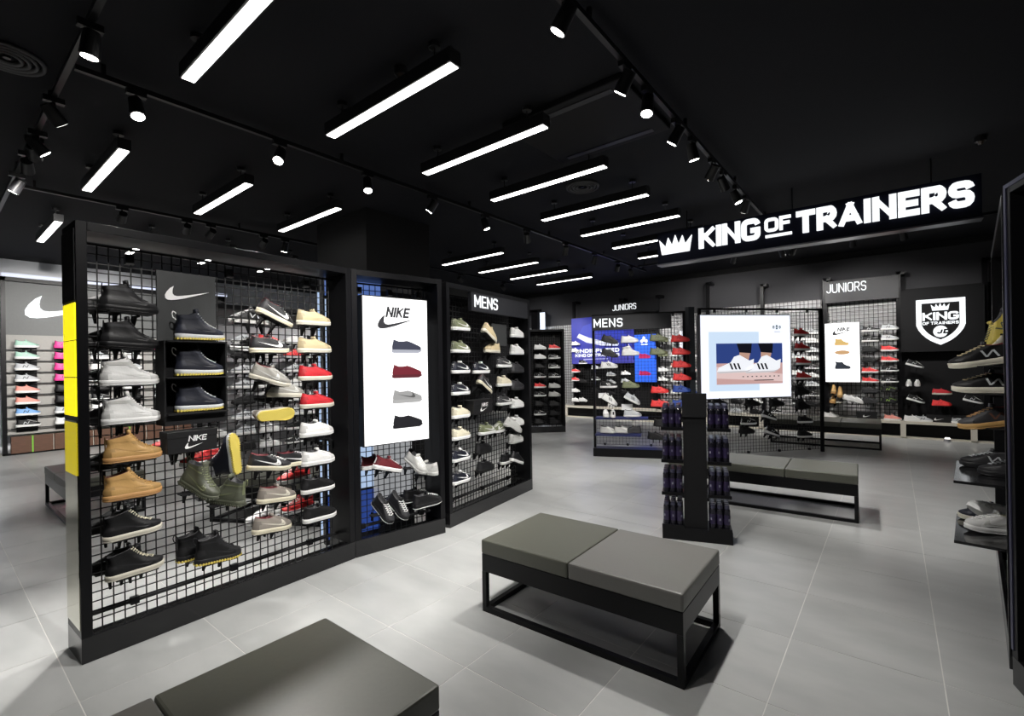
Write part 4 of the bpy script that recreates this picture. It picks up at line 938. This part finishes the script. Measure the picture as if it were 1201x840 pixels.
b = MB(); el = [(cxs+Wd*.15*math.cos(a_), pzz(388.8)+(pzz(382)-pzz(388.8))*math.sin(a_)) for a_ in [2*PI*i/24 for i in range(24)]]; b.prism(el, -.02, 0); b.build('oval_mark', SIGN_E, t)
word('JD', t, MATTE, cxs-Wd*.085, pzz(391.5), pzz(386)-pzz(391.5), .06, .026, -.024, -.02, gap=.5, joined='oval_lettering', slant=.2)
# small white lightbox
a = BW.hit(968.5, 448, -.06); b = BW.hit(1009, 448, -.06); z0 = a.z; ht = BW.hit(985, 379, -.06).z-z0; wd = b.x-a.x
t = thing('lightbox', 'small white lightbox with NIKE lettering on the back wall under JUNIORS', 'lightbox', a, 0)
bx('box_frame', BLACK, t, -.008, wd+.008, .003, .10, -.008, ht+.008); bx('lit_face', WHITE_E, t, 0, wd, 0, .003, 0, ht)
word('NIKE', t, dk, wd*.36, ht*.86, ht*.065, .02, wd*.04, -.003, 0, joined='lettering', slant=.2, gap=.4, wt=.32, fit=wd*.36)
b_ = MB(); b_.prism([(wd*.22+wd*.5*x, ht*.80+wd*.5*z) for x, z in SW], -.003, 0); b_.build('swoosh_mark', dk, t)
print_shoe(t, wd*.28, ht*.62, wd*.42, 0, pm('tan', (.62, .42, .14), .9), pm('tan2', (.7, .45, .2), .9), None, 'high')
b = MB(); b.prism([(wd*(.5+.22*math.cos(a_)), ht*(.5+.035*math.sin(a_))) for a_ in [2*PI*i/16 for i in range(16)]], -.001, 0); b.build('printed_outsole', pm('tan3', (.55, .33, .16), .9), t)
b = MB(); b.box(wd*.34, wd*.74, -.001, 0, ht*.385, ht*.39); b.build('printed_caption', pm('pinkish', (.8, .5, .5), .9), t)
print_shoe(t, wd*.28, ht*.22, wd*.46, 0, pm('slate', (.04, .05, .07), .5), pm('slate2', (.05, .06, .08), .5), None, 'high')
# blue poster
a = BW.hit(671, 427, -.05); b = BW.hit(744, 427, -.05); z0 = a.z; ht = BW.hit(671, 374, -.05).z-z0; wd = b.x-a.x
t = thing('poster', 'deep blue lit poster reading UNDISPUTED KING OF TRAINERS with a trainer', 'poster', a, 0)
bx('poster_frame', BLACK, t, -.01, wd+.01, .003, .06, -.01, ht+.01); bx('lit_face', mat('lit_indigo', (.02, .025, .22), .4, emit=.75, var=.7, scale=2.2), t, 0, wd, 0, .003, 0, ht)
pr('printed_glow', pm('indigo', (.07, .07, .42), .8), [(0, 0), (1, 0), (1, .16), (0, .22)])
pr('printed_shoe', pm('cobalt', (.04, .06, .5), .9), [(.10, .60), (.2, .82), (.42, .9), (.62, .72), (.85, .66), (.9, .5), (.4, .52)], -.001)
pr('printed_sole', pm('sole', (.75, .78, .95), 1.0), [(.09, .58), (.13, .66), (.30, .56), (.55, .46), (.78, .42), (.76, .36), (.5, .38), (.25, .46)], -.002)
ink = pm('paper2', (.92, .94, 1), 1.1)
word('UNDISPUTED', t, ink, wd*.06, ht*.235, ht*.085, .05, .030, -.004, 0, gap=.5, wt=.24, fit=wd*.72, joined='lettering'); word('KING OF TRAINERS', t, ink, wd*.06, ht*.145, ht*.07, .05, .022, -.004, 0, gap=.5, wt=.24, fit=wd*.72, joined='lettering_line')
pr('printed_caption', pm('pale', (.5, .52, .9), 1.0), R4(.2, .085, .6, .105), -.002)
# bright blue board with trefoil and red shoes
a = BW.hit(745, 448, -.05); b = BW.hit(770, 448, -.05); z0 = a.z; ht = BW.hit(745, 393, -.05).z-z0; wd = b.x-a.x
t = thing('poster', 'bright blue lit board with white trefoil and two red printed trainers', 'poster', a, 0)
bx('poster_frame', BLACK, t, -.01, wd+.01, .003, .06, -.01, ht+.01); bx('lit_face', mat('lit_royal', (.03, .14, .85), .4, emit=1.0), t, 0, wd, 0, .003, 0, ht)
for dx, s_ in ((0, 1.2), (-.11, .8), (.11, .8)): pr('trefoil_leaf', ink, [(.45+dx+.07*math.cos(a_), .86+(.045 if dx == 0 else .0)+.05*s_*math.sin(a_)) for a_ in [PI*k/6 for k in range(12)]], -.002)
pr('trefoil_caption', ink, R4(.3, .78, .62, .80), -.002)
print_shoe(t, wd*.2, ht*.50, wd*.55, -.001, pm('crimson', (.5, .02, .12), .9), pm('crimson', (.5, .02, .12), .9), None); print_shoe(t, wd*.2, ht*.14, wd*.55, -.001, pm('crimson', (.5, .02, .12), .9), pm('crimson', (.5, .02, .12), .9), None)
# small white lit card
a = BW.hit(797, 412, -.03); t = thing('lightbox', 'narrow plain white lit panel behind the red trainers', 'lightbox', a, 0); wd = BW.hit(812, 412, -.03).x-a.x; ht = BW.hit(800, 388, -.03).z-a.z
bx('box_frame', BLACK, t, -.01, wd+.01, .003, .08, -.01, ht+.01); bx('lit_face', mat('lit_soft', (.9, .92, 1), .4, emit=.8), t, 0, wd, 0, .003, 0, ht)

GB = 'trainers on the back wall'
def bcol(px0, px1, ys, keys, where, **kw):
    for k, (y, key) in enumerate(zip(ys, keys)):
        place(BW, bwt, key, px0, px1, y, None, '%s down %s' % (ORD[k], where), off=-.10+.0, detail=False, group=GB+' '+where, **kw)
        # the shelf arm belongs to the wall display, whose own frame starts at x = 0
# arms for the wall display are given in its own frame
BW.a = Vector((0, 11.52, 0))
bcol(667, 684, (405, 413), ['run_white', 'run_white'], 'right beside the distant rack'); bcol(668, 683, (437, 447, 460, 471), ['run_redw', 'run_redw', 'low_white', 'low_white'], 'below the pale pair beside the distant rack')
bcol(676, 692, (427, 449, 471), ['run_blackw', 'run_black', 'low_white'], 'under the left edge of the blue poster')
bcol(692, 706, (433, 446, 460), ['run_grey', 'run_blackw', 'run_black'], 'under the middle of the blue poster')
bcol(709, 725, (441, 450, 463), ['run_grey', 'run_grey', 'run_black'], 'under the right end of the blue poster')
bcol(727, 741, (440, 449, 462), ['run_white', 'run_grey', 'run_black'], 'left of the bright blue board')
bcol(772, 784, (401, 418, 436, 447, 462, 474), ['run_olive', 'run_olive', 'low_white', 'run_white', 'run_redw', 'run_redw'], 'right of the bright blue board')
bcol(786, 800, (398, 418, 431, 448, 462, 474), ['run_grey', 'run_white', 'run_coral', 'run_white', 'run_white', 'run_olive'], 'behind the red column')
bcol(804, 817, (419, 436, 449, 461, 474), ['run_grey', 'run_coral', 'run_white', 'run_blue', 'run_white'], 'behind the thick dark post')
bcol(836, 851, (473, 484), ['run_blackw', 'run_black'], 'below the left of the large lightbox'); bcol(856, 872, (473, 484), ['run_black', 'run_grey'], 'below the middle left of the large lightbox')
bcol(880, 894, (473, 485), ['run_white', 'run_black'], 'below the middle of the large lightbox'); bcol(902, 917, (473, 485), ['run_black', 'run_blackw'], 'below the right of the large lightbox')
bcol(946, 960, (392, 402, 413, 423, 433, 443, 453, 465, 476), ['run_grey', 'run_white', 'run_grey', 'run_white', 'run_blackw', 'run_white', 'run_grey', 'run_blackw', 'run_black'], 'left of the back-wall lightbox')
bcol(930, 944, (400, 420, 440, 458, 474), ['run_white', 'run_grey', 'run_white', 'run_black', 'run_blackw'], 'right of the large lightbox on the wall')
bcol(1011, 1031, (389, 401, 413, 425, 437.5, 449, 461, 473), ['run_blackw', 'run_blackw', 'run_black', 'run_black', 'run_redw', 'run_redw', 'low_charcoal', 'low_charcoal'], 'just right of the back-wall lightbox')
bcol(1034, 1053, (387, 399, 412, 424.5, 436, 449, 460, 473), ['run_grey', 'run_grey', 'run_redw', 'run_redw', 'run_blackw', 'run_blackw', 'run_green', 'run_green'], 'left of the shield bay')
for k, (key, a_, b_, y, kw, w_) in enumerate([
 ('run_blackw', 1062, 1083, 430, dict(pitch=18), 'tilted under the left of the shield'), ('low_white', 1062, 1070, 453, dict(yaw=90), 'heel out, left of a pair under the shield'), ('low_white', 1072, 1080, 453, dict(yaw=90), 'heel out, right of a pair under the shield'),
 ('run_blackw', 1063, 1084, 471, dict(pitch=18), 'tilted low under the left of the shield'), ('low_red', 1094, 1116, 463, dict(), 'upper, under the right of the shield'), ('run_red', 1094, 1115, 476, dict(), 'lower, under the right of the shield'),
 ('run_blackw', 1130, 1152, 472, dict(pitch=16), 'right of the red ones under the shield'),
 ('hi_tan', 973, 983, 462, dict(yaw=-90), 'left of a pair under the back-wall lightbox'), ('hi_tan', 981, 990, 464, dict(yaw=-90, pitch=20), 'right of a pair under the back-wall lightbox'), ('hi_tan', 972, 983, 473, dict(yaw=-100), 'below the tan pair'),
 ('hi_bw', 980, 990, 473, dict(yaw=-100), 'right below the tan pair'), ('low_white', 991, 1003, 470, dict(pitch=15), 'left of a tilted white pair'), ('low_white', 998, 1010, 472, dict(pitch=15), 'right of a tilted white pair')]):
    place(BW, bwt, key, a_, b_, y, None, w_, off=-.10, detail=False, group='odd trainers on the right of the back wall', arm=abs(kw.get('yaw', 0)) < 50, **kw)
    if abs(kw.get('yaw', 0)) > 50: p = loc_on(BW, a_, b_, y, -.10); inst('shoe_shelf', ARM_ME, bwt, (p.x, -.06, p.z), (0, 0, PI/2))
for k, (key, px, kw, w_) in enumerate([('low_white', 1071, {}, 'left of the middle'), ('run_grey', 1084, {}, 'before the small black box'), ('run_grey', 1126, {}, 'at the right end'), ('run_coral', 1047, {}, 'left of the shield bay'), ('run_white', 975, dict(yaw=20), 'behind the far bench'), ('run_white', 717, dict(yaw=-30), 'seen past the open MENS rack')]):
    p = at(px, 490, Vector((0, 11.48, 0)), Vector((0, 1, 0))); p.z = .315
    shoe(key, p, math.radians(kw.get('yaw', 0)), '%s standing on the low cream ledge %s' % (SHOES[key][2], w_), 'trainers standing on the cream ledge', False)
def ledge_box(px, w_, h, label):
    p = at(px, 490, Vector((0, 11.52, 0)), Vector((0, 1, 0))); t = thing('shoe_box', label, 'box', (p.x, 11.45, .315), 0); mb = mat('box_black', (.008, .008, .009), .45)
    bx('box_base', mb, t, -w_/2+.003, w_/2-.003, .003, .15, 0, h*.7); bx('box_lid', mb, t, -w_/2, w_/2, 0, .153, h*.7, h)
    b = MB(); b.prism([(-w_*.2+w_*.4*x, h*.3+w_*.4*z) for x, z in SW], -.003, 0); b.build('swoosh_mark', mat('print_white', (.85, .85, .85), .5), t)
ledge_box(1101, .34, .13, 'black shoe box on the ledge below the shield'); ledge_box(1017, .32, .14, 'black shoe box on the ledge below the red runners'); ledge_box(1140, .5, .13, 'black shoe box at the right end of the cream ledge')
# white floor lamp dot
p = at(1111, 511, Vector((0, 11.33, 0)), Vector((0, 1, 0))); t = thing('floor_uplight', 'small round glowing floor light below the cream ledge', 'lamp', (p.x, 11.30, 0), 0)
b = MB(); b.cyl((0, 0, 0), (0, 0, .05), .05, .045, n=16); b.build('lamp_ring', mat('frame_silver', (.5, .5, .55), .3, .8), t); b = MB(); b.cyl((0, 0, .05), (0, 0, .07), .04, .03, n=16); b.build('lamp_glass', mat('glow', (1, .98, .9), .4, emit=2.5), t)
# doorway light strip at the far left of the back wall
t = thing('lit_doorway', 'glowing white edge of a portal at the far end behind the distant rack', 'portal', (BX(637), 11.40, 0), 0)
bx('light_edge', mat('lit_blue_white2', (.8, .88, 1), .4, emit=1.3), t, 0, .16, 0, .03, .34, 3.0); bx('portal_post', FRAME, t, -.28, -.05, -.04, .04, .34, 3.08); bx('portal_rail', FRAME, t, -1.0, .05, -.04, .02, 3.02, 3.10)

# ------------------------------------------------------------------ overhead sign
t = thing('overhead_sign', 'long hanging black sign reading KING OF TRAINERS with a crown', 'sign', (-2.65, 6.75, 0), 0)
bx('sign_box', NAVYP, t, 0, 3.38, 0, .16, 2.9, 3.34); bx('edge_trim', mat('trim_steel', (.12, .12, .14), .3, .6), t, -.01, 3.39, -.01, .17, 2.885, 2.902)
SP = Plane((-2.65, 6.75), (.73, 6.75)); sx = lambda px, py: SP.hit(px, py, .0).x+2.65; sz = lambda px, py: SP.hit(px, py, 0).z
zb, zt = 2.995, 3.255
crown(sx(774, 290), sz(780, 299), sx(812, 285)-sx(774, 290), sz(790, 277)-sz(790, 298), -.03, 0).build('crown_mark', SIGN_E, t)
zb, zt = sz(823, 292), sz(823, 268)
word('KING', t, SIGN_E, sx(820, 280), zb, zt-zb, .1, .072, -.03, 0, gap=.2, wt=.33, fit=sx(892, 275)-sx(820, 280))
word('OF', t, SIGN_E, sx(897, 270), sz(905, 272), sz(905, 256)-sz(905, 272), .1, .045, -.03, 0, gap=.3, wt=.25, fit=sx(928, 268)-sx(897, 270))
bx('underline', SIGN_E, t, sx(898, 275), sx(929, 271), -.03, 0, sz(912, 277.5), sz(912, 274.5))
zb, zt = sz(940, 274), sz(940, 248)
word('TRAINERS', t, SIGN_E, sx(934, 262), zb, zt-zb, .1, .082, -.03, 0, gap=.18, wt=.33, fit=sx(1143, 232)-sx(934, 262))
for x in (.4, 1.7, 3.0): b = MB(); b.cyl((x, .08, 3.34), (x, .08, HC), .008, n=8); b.build('hanging_rod', BLACK, t)

# ------------------------------------------------------------------ far left wall display
LP = Plane((-12.4, .93), (-12.4, 4.6), depth=.2); lw = thing('wall_display', 'lit wall display with large white swoosh at the far left', 'shoe display', LP.a, LP.ang)
L = LP.len
bx('swoosh_panel', mat('panel_mid', (.10, .105, .105), .5, var=.15), lw, .02, L, .10, .12, 2.18, 3.15); bx('board', mat('board_stone', (.36, .35, .33), .6, var=.1), lw, .02, L, .10, .12, .36, 2.18)
for x in (0, L-.06): bx('upright', FRAME, lw, x, x+.06, 0, .12, 0, 3.22)
bx('top_rail', FRAME, lw, 0, L, 0, .12, 3.15, 3.22); bx('plinth', FRAME, lw, 0, L, .0, .12, 0, .03)
b = MB(); sw_ = 1.22; b.prism([(.30+sw_*x, 2.52+sw_*z) for x, z in SW], .06, .10); b.build('swoosh_mark', SIGN_E, lw)['label'] = 'large lit white swoosh'
for k, x in enumerate([.10, .62, 1.14, 1.66, 2.18, 2.7]):
    bx('column_back', MATTE, lw, x+.08, x+.36, .085, .10, .40, 2.02)
for r in range(8):
    z = LP.hit(30, 409+13.2*r, 0).z+.0; bx('shelf_bar', BLACK, lw, .06, L-.06, .03, .05, z-.03, z-.012)
KC = [['run_mint', 'run_mint', 'run_grey', 'run_grey', 'run_coral', 'run_coral', 'run_sky', 'run_blackw'], ['run_pink', 'run_pink', 'run_pink', 'run_pink', 'run_black', 'run_black', 'run_grey', 'run_white'],
      ['run_white', 'run_grey', 'run_white', 'run_coral', 'run_black', 'run_blackw', 'run_white', 'run_black'], ['run_blackw', 'run_white', 'run_grey', 'run_sky', 'run_white', 'run_black', 'run_blackw', 'run_white'],
      ['run_pink', 'run_white', 'run_black', 'run_white', 'run_mint', 'run_grey', 'run_black', 'run_white'], ['run_white', 'run_black', 'run_white', 'run_grey', 'run_blackw', 'run_white', 'run_coral', 'run_white']]
for ci, kk in enumerate(KC):
    for r, key in enumerate(kk):
        z = LP.hit(30, 408+13.2*r, 0).z; u = .20+.12+ci*.52-(0.0)
        shoe(key, LP.w(u, -.03, z), LP.ang, '%s, %s down in the %s column of the far left wall' % (SHOES[key][2], ORD[r], ORD[ci]), 'trainers on the far left wall', False, scale=1.25)
        inst('shoe_shelf', ARM_ME, lw, (u, -.04, z))
WOOD = mat('crate_wood', (.10, .045, .025), .6, var=.4, scale=10, stretch=(1, 1, 8)); LIME = mat('lime_strip', (.3, .75, .08), .4, emit=.5)
for k in range(12):
    t = thing('wooden_crate', 'brown wooden box, %s from the left along the foot of the far left wall' % ORD[k], 'box', LP.w(.10+k*.285, -.04, .03), LP.ang, 'wooden boxes at the foot of the far left wall')
    bx('box_body', WOOD, t, 0, .265, 0, .1, 0, .30, .004); bx('box_edge', LIME if k in (0, 2, 5) else CREAM, t, .266, .285 if k in (0, 2, 5) else .272, 0, .1, 0, .30)
t = thing('light_cove', 'bright white vertical light strip at the left edge of the far wall', 'light', (-12.5, .62, 0), 0)
bx('cove_face', mat('lit_cove', (.85, .9, 1), .4, emit=1.0), t, 0, .03, 0, .22, .05, 3.2); bx('cove_back', WALLW, t, -.06, 0, -.02, .24, 0, 3.25)
t = thing('light_cove', 'long white cove light above the far left wall display', 'light', (-12.5, .95, 3.24), 0)
bx('cove_face', mat('lit_cove_soft', (.75, .8, 1), .4, emit=.9), t, .02, .06, 0, 3.7, 0, .05); bx('cove_back', WALLW, t, -.06, .02, -.02, 3.72, -.02, .07)
t = thing('wall_pier', 'plain pale wall pier at the left edge of the view', 'pier', (-11.6, -.6, 0), 0); bx('pier_body', WALLW, t, 0, .5, 0, .98, 0, 3.2); bx('pier_skirting', FRAME, t, -.01, .51, -.01, .99, 0, .08)

# ------------------------------------------------------------------ rack behind, seen through rack 1
HP = Plane((-6.1, 1.95), (-5.95, 3.55)); hr = rack(HP, 'black rack of white and red trainers seen through the nearest rack', back=mat('rack_back_pale', (.45, .45, .47), .6), grid=False)
keys = ['run_white', 'run_grey', 'run_blackw', 'low_white', 'run_grey', 'run_white', 'low_bw', 'run_black', 'run_redw']
for ci in range(5):
    for r in range(8):
        key = keys[(ci*4+r*2+ci*r) % 9]; z = 1.80-.185*r; u = .20+ci*.30
        shoe(key, HP.w(u, .08, z), HP.ang+(PI if ci % 2 else 0), '%s, %s down, %s column of the rack behind the nearest one' % (SHOES[key][2], ORD[r], ORD[ci]), 'trainers on the rack behind the nearest one', False)
        inst('shoe_shelf', ARM_ME, hr, (u, .10, z))

# ------------------------------------------------------------------ right-hand racks
RA = Plane((.44, 2.90), (.78, 1.42)); RB = Plane((.577, 4.96), (.41, 3.20))
# both face left; as seen from the aisle the left foot is the far one
ra = rack(Plane((.402, 3.06), (.80, 1.51)), 'tall black rack at the right edge, nearest the camera', grid=False, back=MATTE)
tr_ = mat('edge_light_lavender', (.06, .06, .11), .35, .5)  # lavender light along the frame edge, put into the strip's colour
bx('edge_trim', tr_, ra, 0, .018, -.004, .0, .16, 2.24); bx('edge_trim', tr_, ra, .018, 1.5, -.004, .0, 2.222, 2.24)
rb = rack(RB, 'tall black rack at the right with trainers jutting into the aisle')
GR = 'trainers on the right rack'
def rshoe(key, Yc, off, pxy, yaw, pitch, words, roll=0, s=1.):
    u = (4.96-Yc)/(4.96-3.20)*RB.len; p = RB.w(u, -off, 0); z = EYE.z+ray(*pxy).z*((Vector((p.x, p.y, 0))-Vector((0, 0, 0))).length/math.hypot(ray(*pxy).x, ray(*pxy).y)); p.z = z
    shoe(key, p, RB.ang+math.radians(yaw), '%s, %s' % (SHOES[key][2], words), GR, True, pitch, roll, s)
    inst('shoe_shelf', ARM_ME, rb, (u, -off+.01, z), (0, 0, 0)); return p
rshoe('n_black', 3.45, .06, (1150, 429), -80, 9, 'toe out, upper one on the right rack', s=1.05)
rshoe('n_black', 3.50, .05, (1150, 461), -86, 0, 'toe out, lower one on the right rack', s=1.05)
rshoe('n_brown', 3.60, .03, (1150, 500), -78, 10, 'toe out below the N-marked pair on the right rack', s=1.05)
rshoe('n_olive', 3.60, -.03, (1173, 392), -75, 55, 'hanging toe-down high on the right rack', s=.85)
rshoe('n_brown', 3.62, -.06, (1172, 420), -90, 0, 'behind the black ones on the right rack')
for k, (z, Y0, Y1, w_) in enumerate([(.80, 3.52, 4.22, 'upper'), (.50, 3.42, 4.02, 'lower')]):
    uu = [(4.96-y)/(4.96-3.20)*RB.len for y in (Y1, Y0)]
    t = thing('shelf', 'glossy black display shelf on the right rack, %s' % w_, 'shelf', RB.w(uu[0], -.19, z), RB.ang); bx('shelf_board', SHELFM, t, 0, uu[1]-uu[0], 0, .40, -.015, 0, .001); bx('shelf_lip', SHELFM, t, 0, uu[1]-uu[0], .38, .40, 0, .06)
def on_shelf(key, Yc, off, z, yaw, words, pitch=0, roll=0):
    u = (4.96-Yc)/(4.96-3.20)*RB.len; p = RB.w(u, -off, z); shoe(key, p, RB.ang+math.radians(yaw), '%s %s' % (SHOES[key][2], words), 'trainers on the glossy black shelves', True, pitch, roll)
on_shelf('n_grey', 4.05, .04, .80, -85, 'on the upper glossy shelf at the right'); on_shelf('n_grey', 3.80, -.04, .80, -88, 'further in on the upper glossy shelf')
on_shelf('n_navy', 3.93, .05, .50, -85, 'at the back of the lower glossy shelf'); on_shelf('court', 3.70, .035, .503, -62, 'at the front of the lower glossy shelf', -4, 0)
on_shelf('court', 3.83, .03, .535, -100, 'leaning behind its pair on the lower glossy shelf', -25, 35)
t = thing('dark_garment', 'dark blue garment edge hanging at the bottom right corner', 'clothing', (.47, 2.74, 0), 0)
b = MB()
pts = [(0, 0), (.05, .02), (.10, -.01), (.15, .02)]; hs_ = [.02, .12, .22, .33, .42]
vs = [(x+.008*math.sin(i*2.1+z*20), y+.01*math.cos(i+z*15)+dy, z) for dy in (0, .05) for z in hs_ for i, (x, y) in enumerate(pts)]
fs = [(d*20+r*4+i, d*20+r*4+i+1, d*20+(r+1)*4+i+1, d*20+(r+1)*4+i) for d in (0, 1) for r in range(4) for i in range(3)]
fs += [(r*4+e, (r+1)*4+e, 20+(r+1)*4+e, 20+r*4+e) for r in range(4) for e in (0, 3)]+[(i+b0, i+1+b0, 21+i+b0, 20+i+b0) for i in range(3) for b0 in (0, 16)]
b.add(vs, fs, 0, True); b.build('cloth', mat('denim', (.01, .014, .035), .8, bump=.3, scale=80), t)

# ------------------------------------------------------------------ what sits on a part becomes that part's own piece
OWN = {'lit_face': ('printed_', 'lettering', 'swoosh_mark', 'trefoil_'), 'sign_board': ('letter',), 'sign_box': ('letter', 'crown_mark', 'underline'), 'sign_panel': ('letter', 'crown_mark', 'shield_outline', 'small_lettering', 'oval_'),
       'box_base': ('lettering', 'swoosh_mark'), 'panel_board': ('swoosh_mark',), 'swoosh_panel': ('swoosh_mark',), 'lamp_head': ('lens',), 'can_body': ('can_band', 'can_emblem'), 'upper': ('side_', 'toe_panel', 'heel_panel', 'heel_tab', 'eyelet_panel', 'ankle_strap'), 'outsole': ('sole_lugs',), 'tongue': ('laces',)}
kids = {}
for o in list(bpy.data.objects):
    if o.parent: kids.setdefault(o.parent.name, []).append(o)
for o in list(bpy.data.objects):
    if 'category' not in o: continue
    ch = kids.get(o.name, []); base = {}
    for c in ch: base.setdefault(c.name.split('.')[0], c)
    for pn, pre in OWN.items():
        if pn in base:
            for c in ch:
                if c is not base[pn] and c.name.startswith(pre) and c.type == 'MESH': c.parent = base[pn]
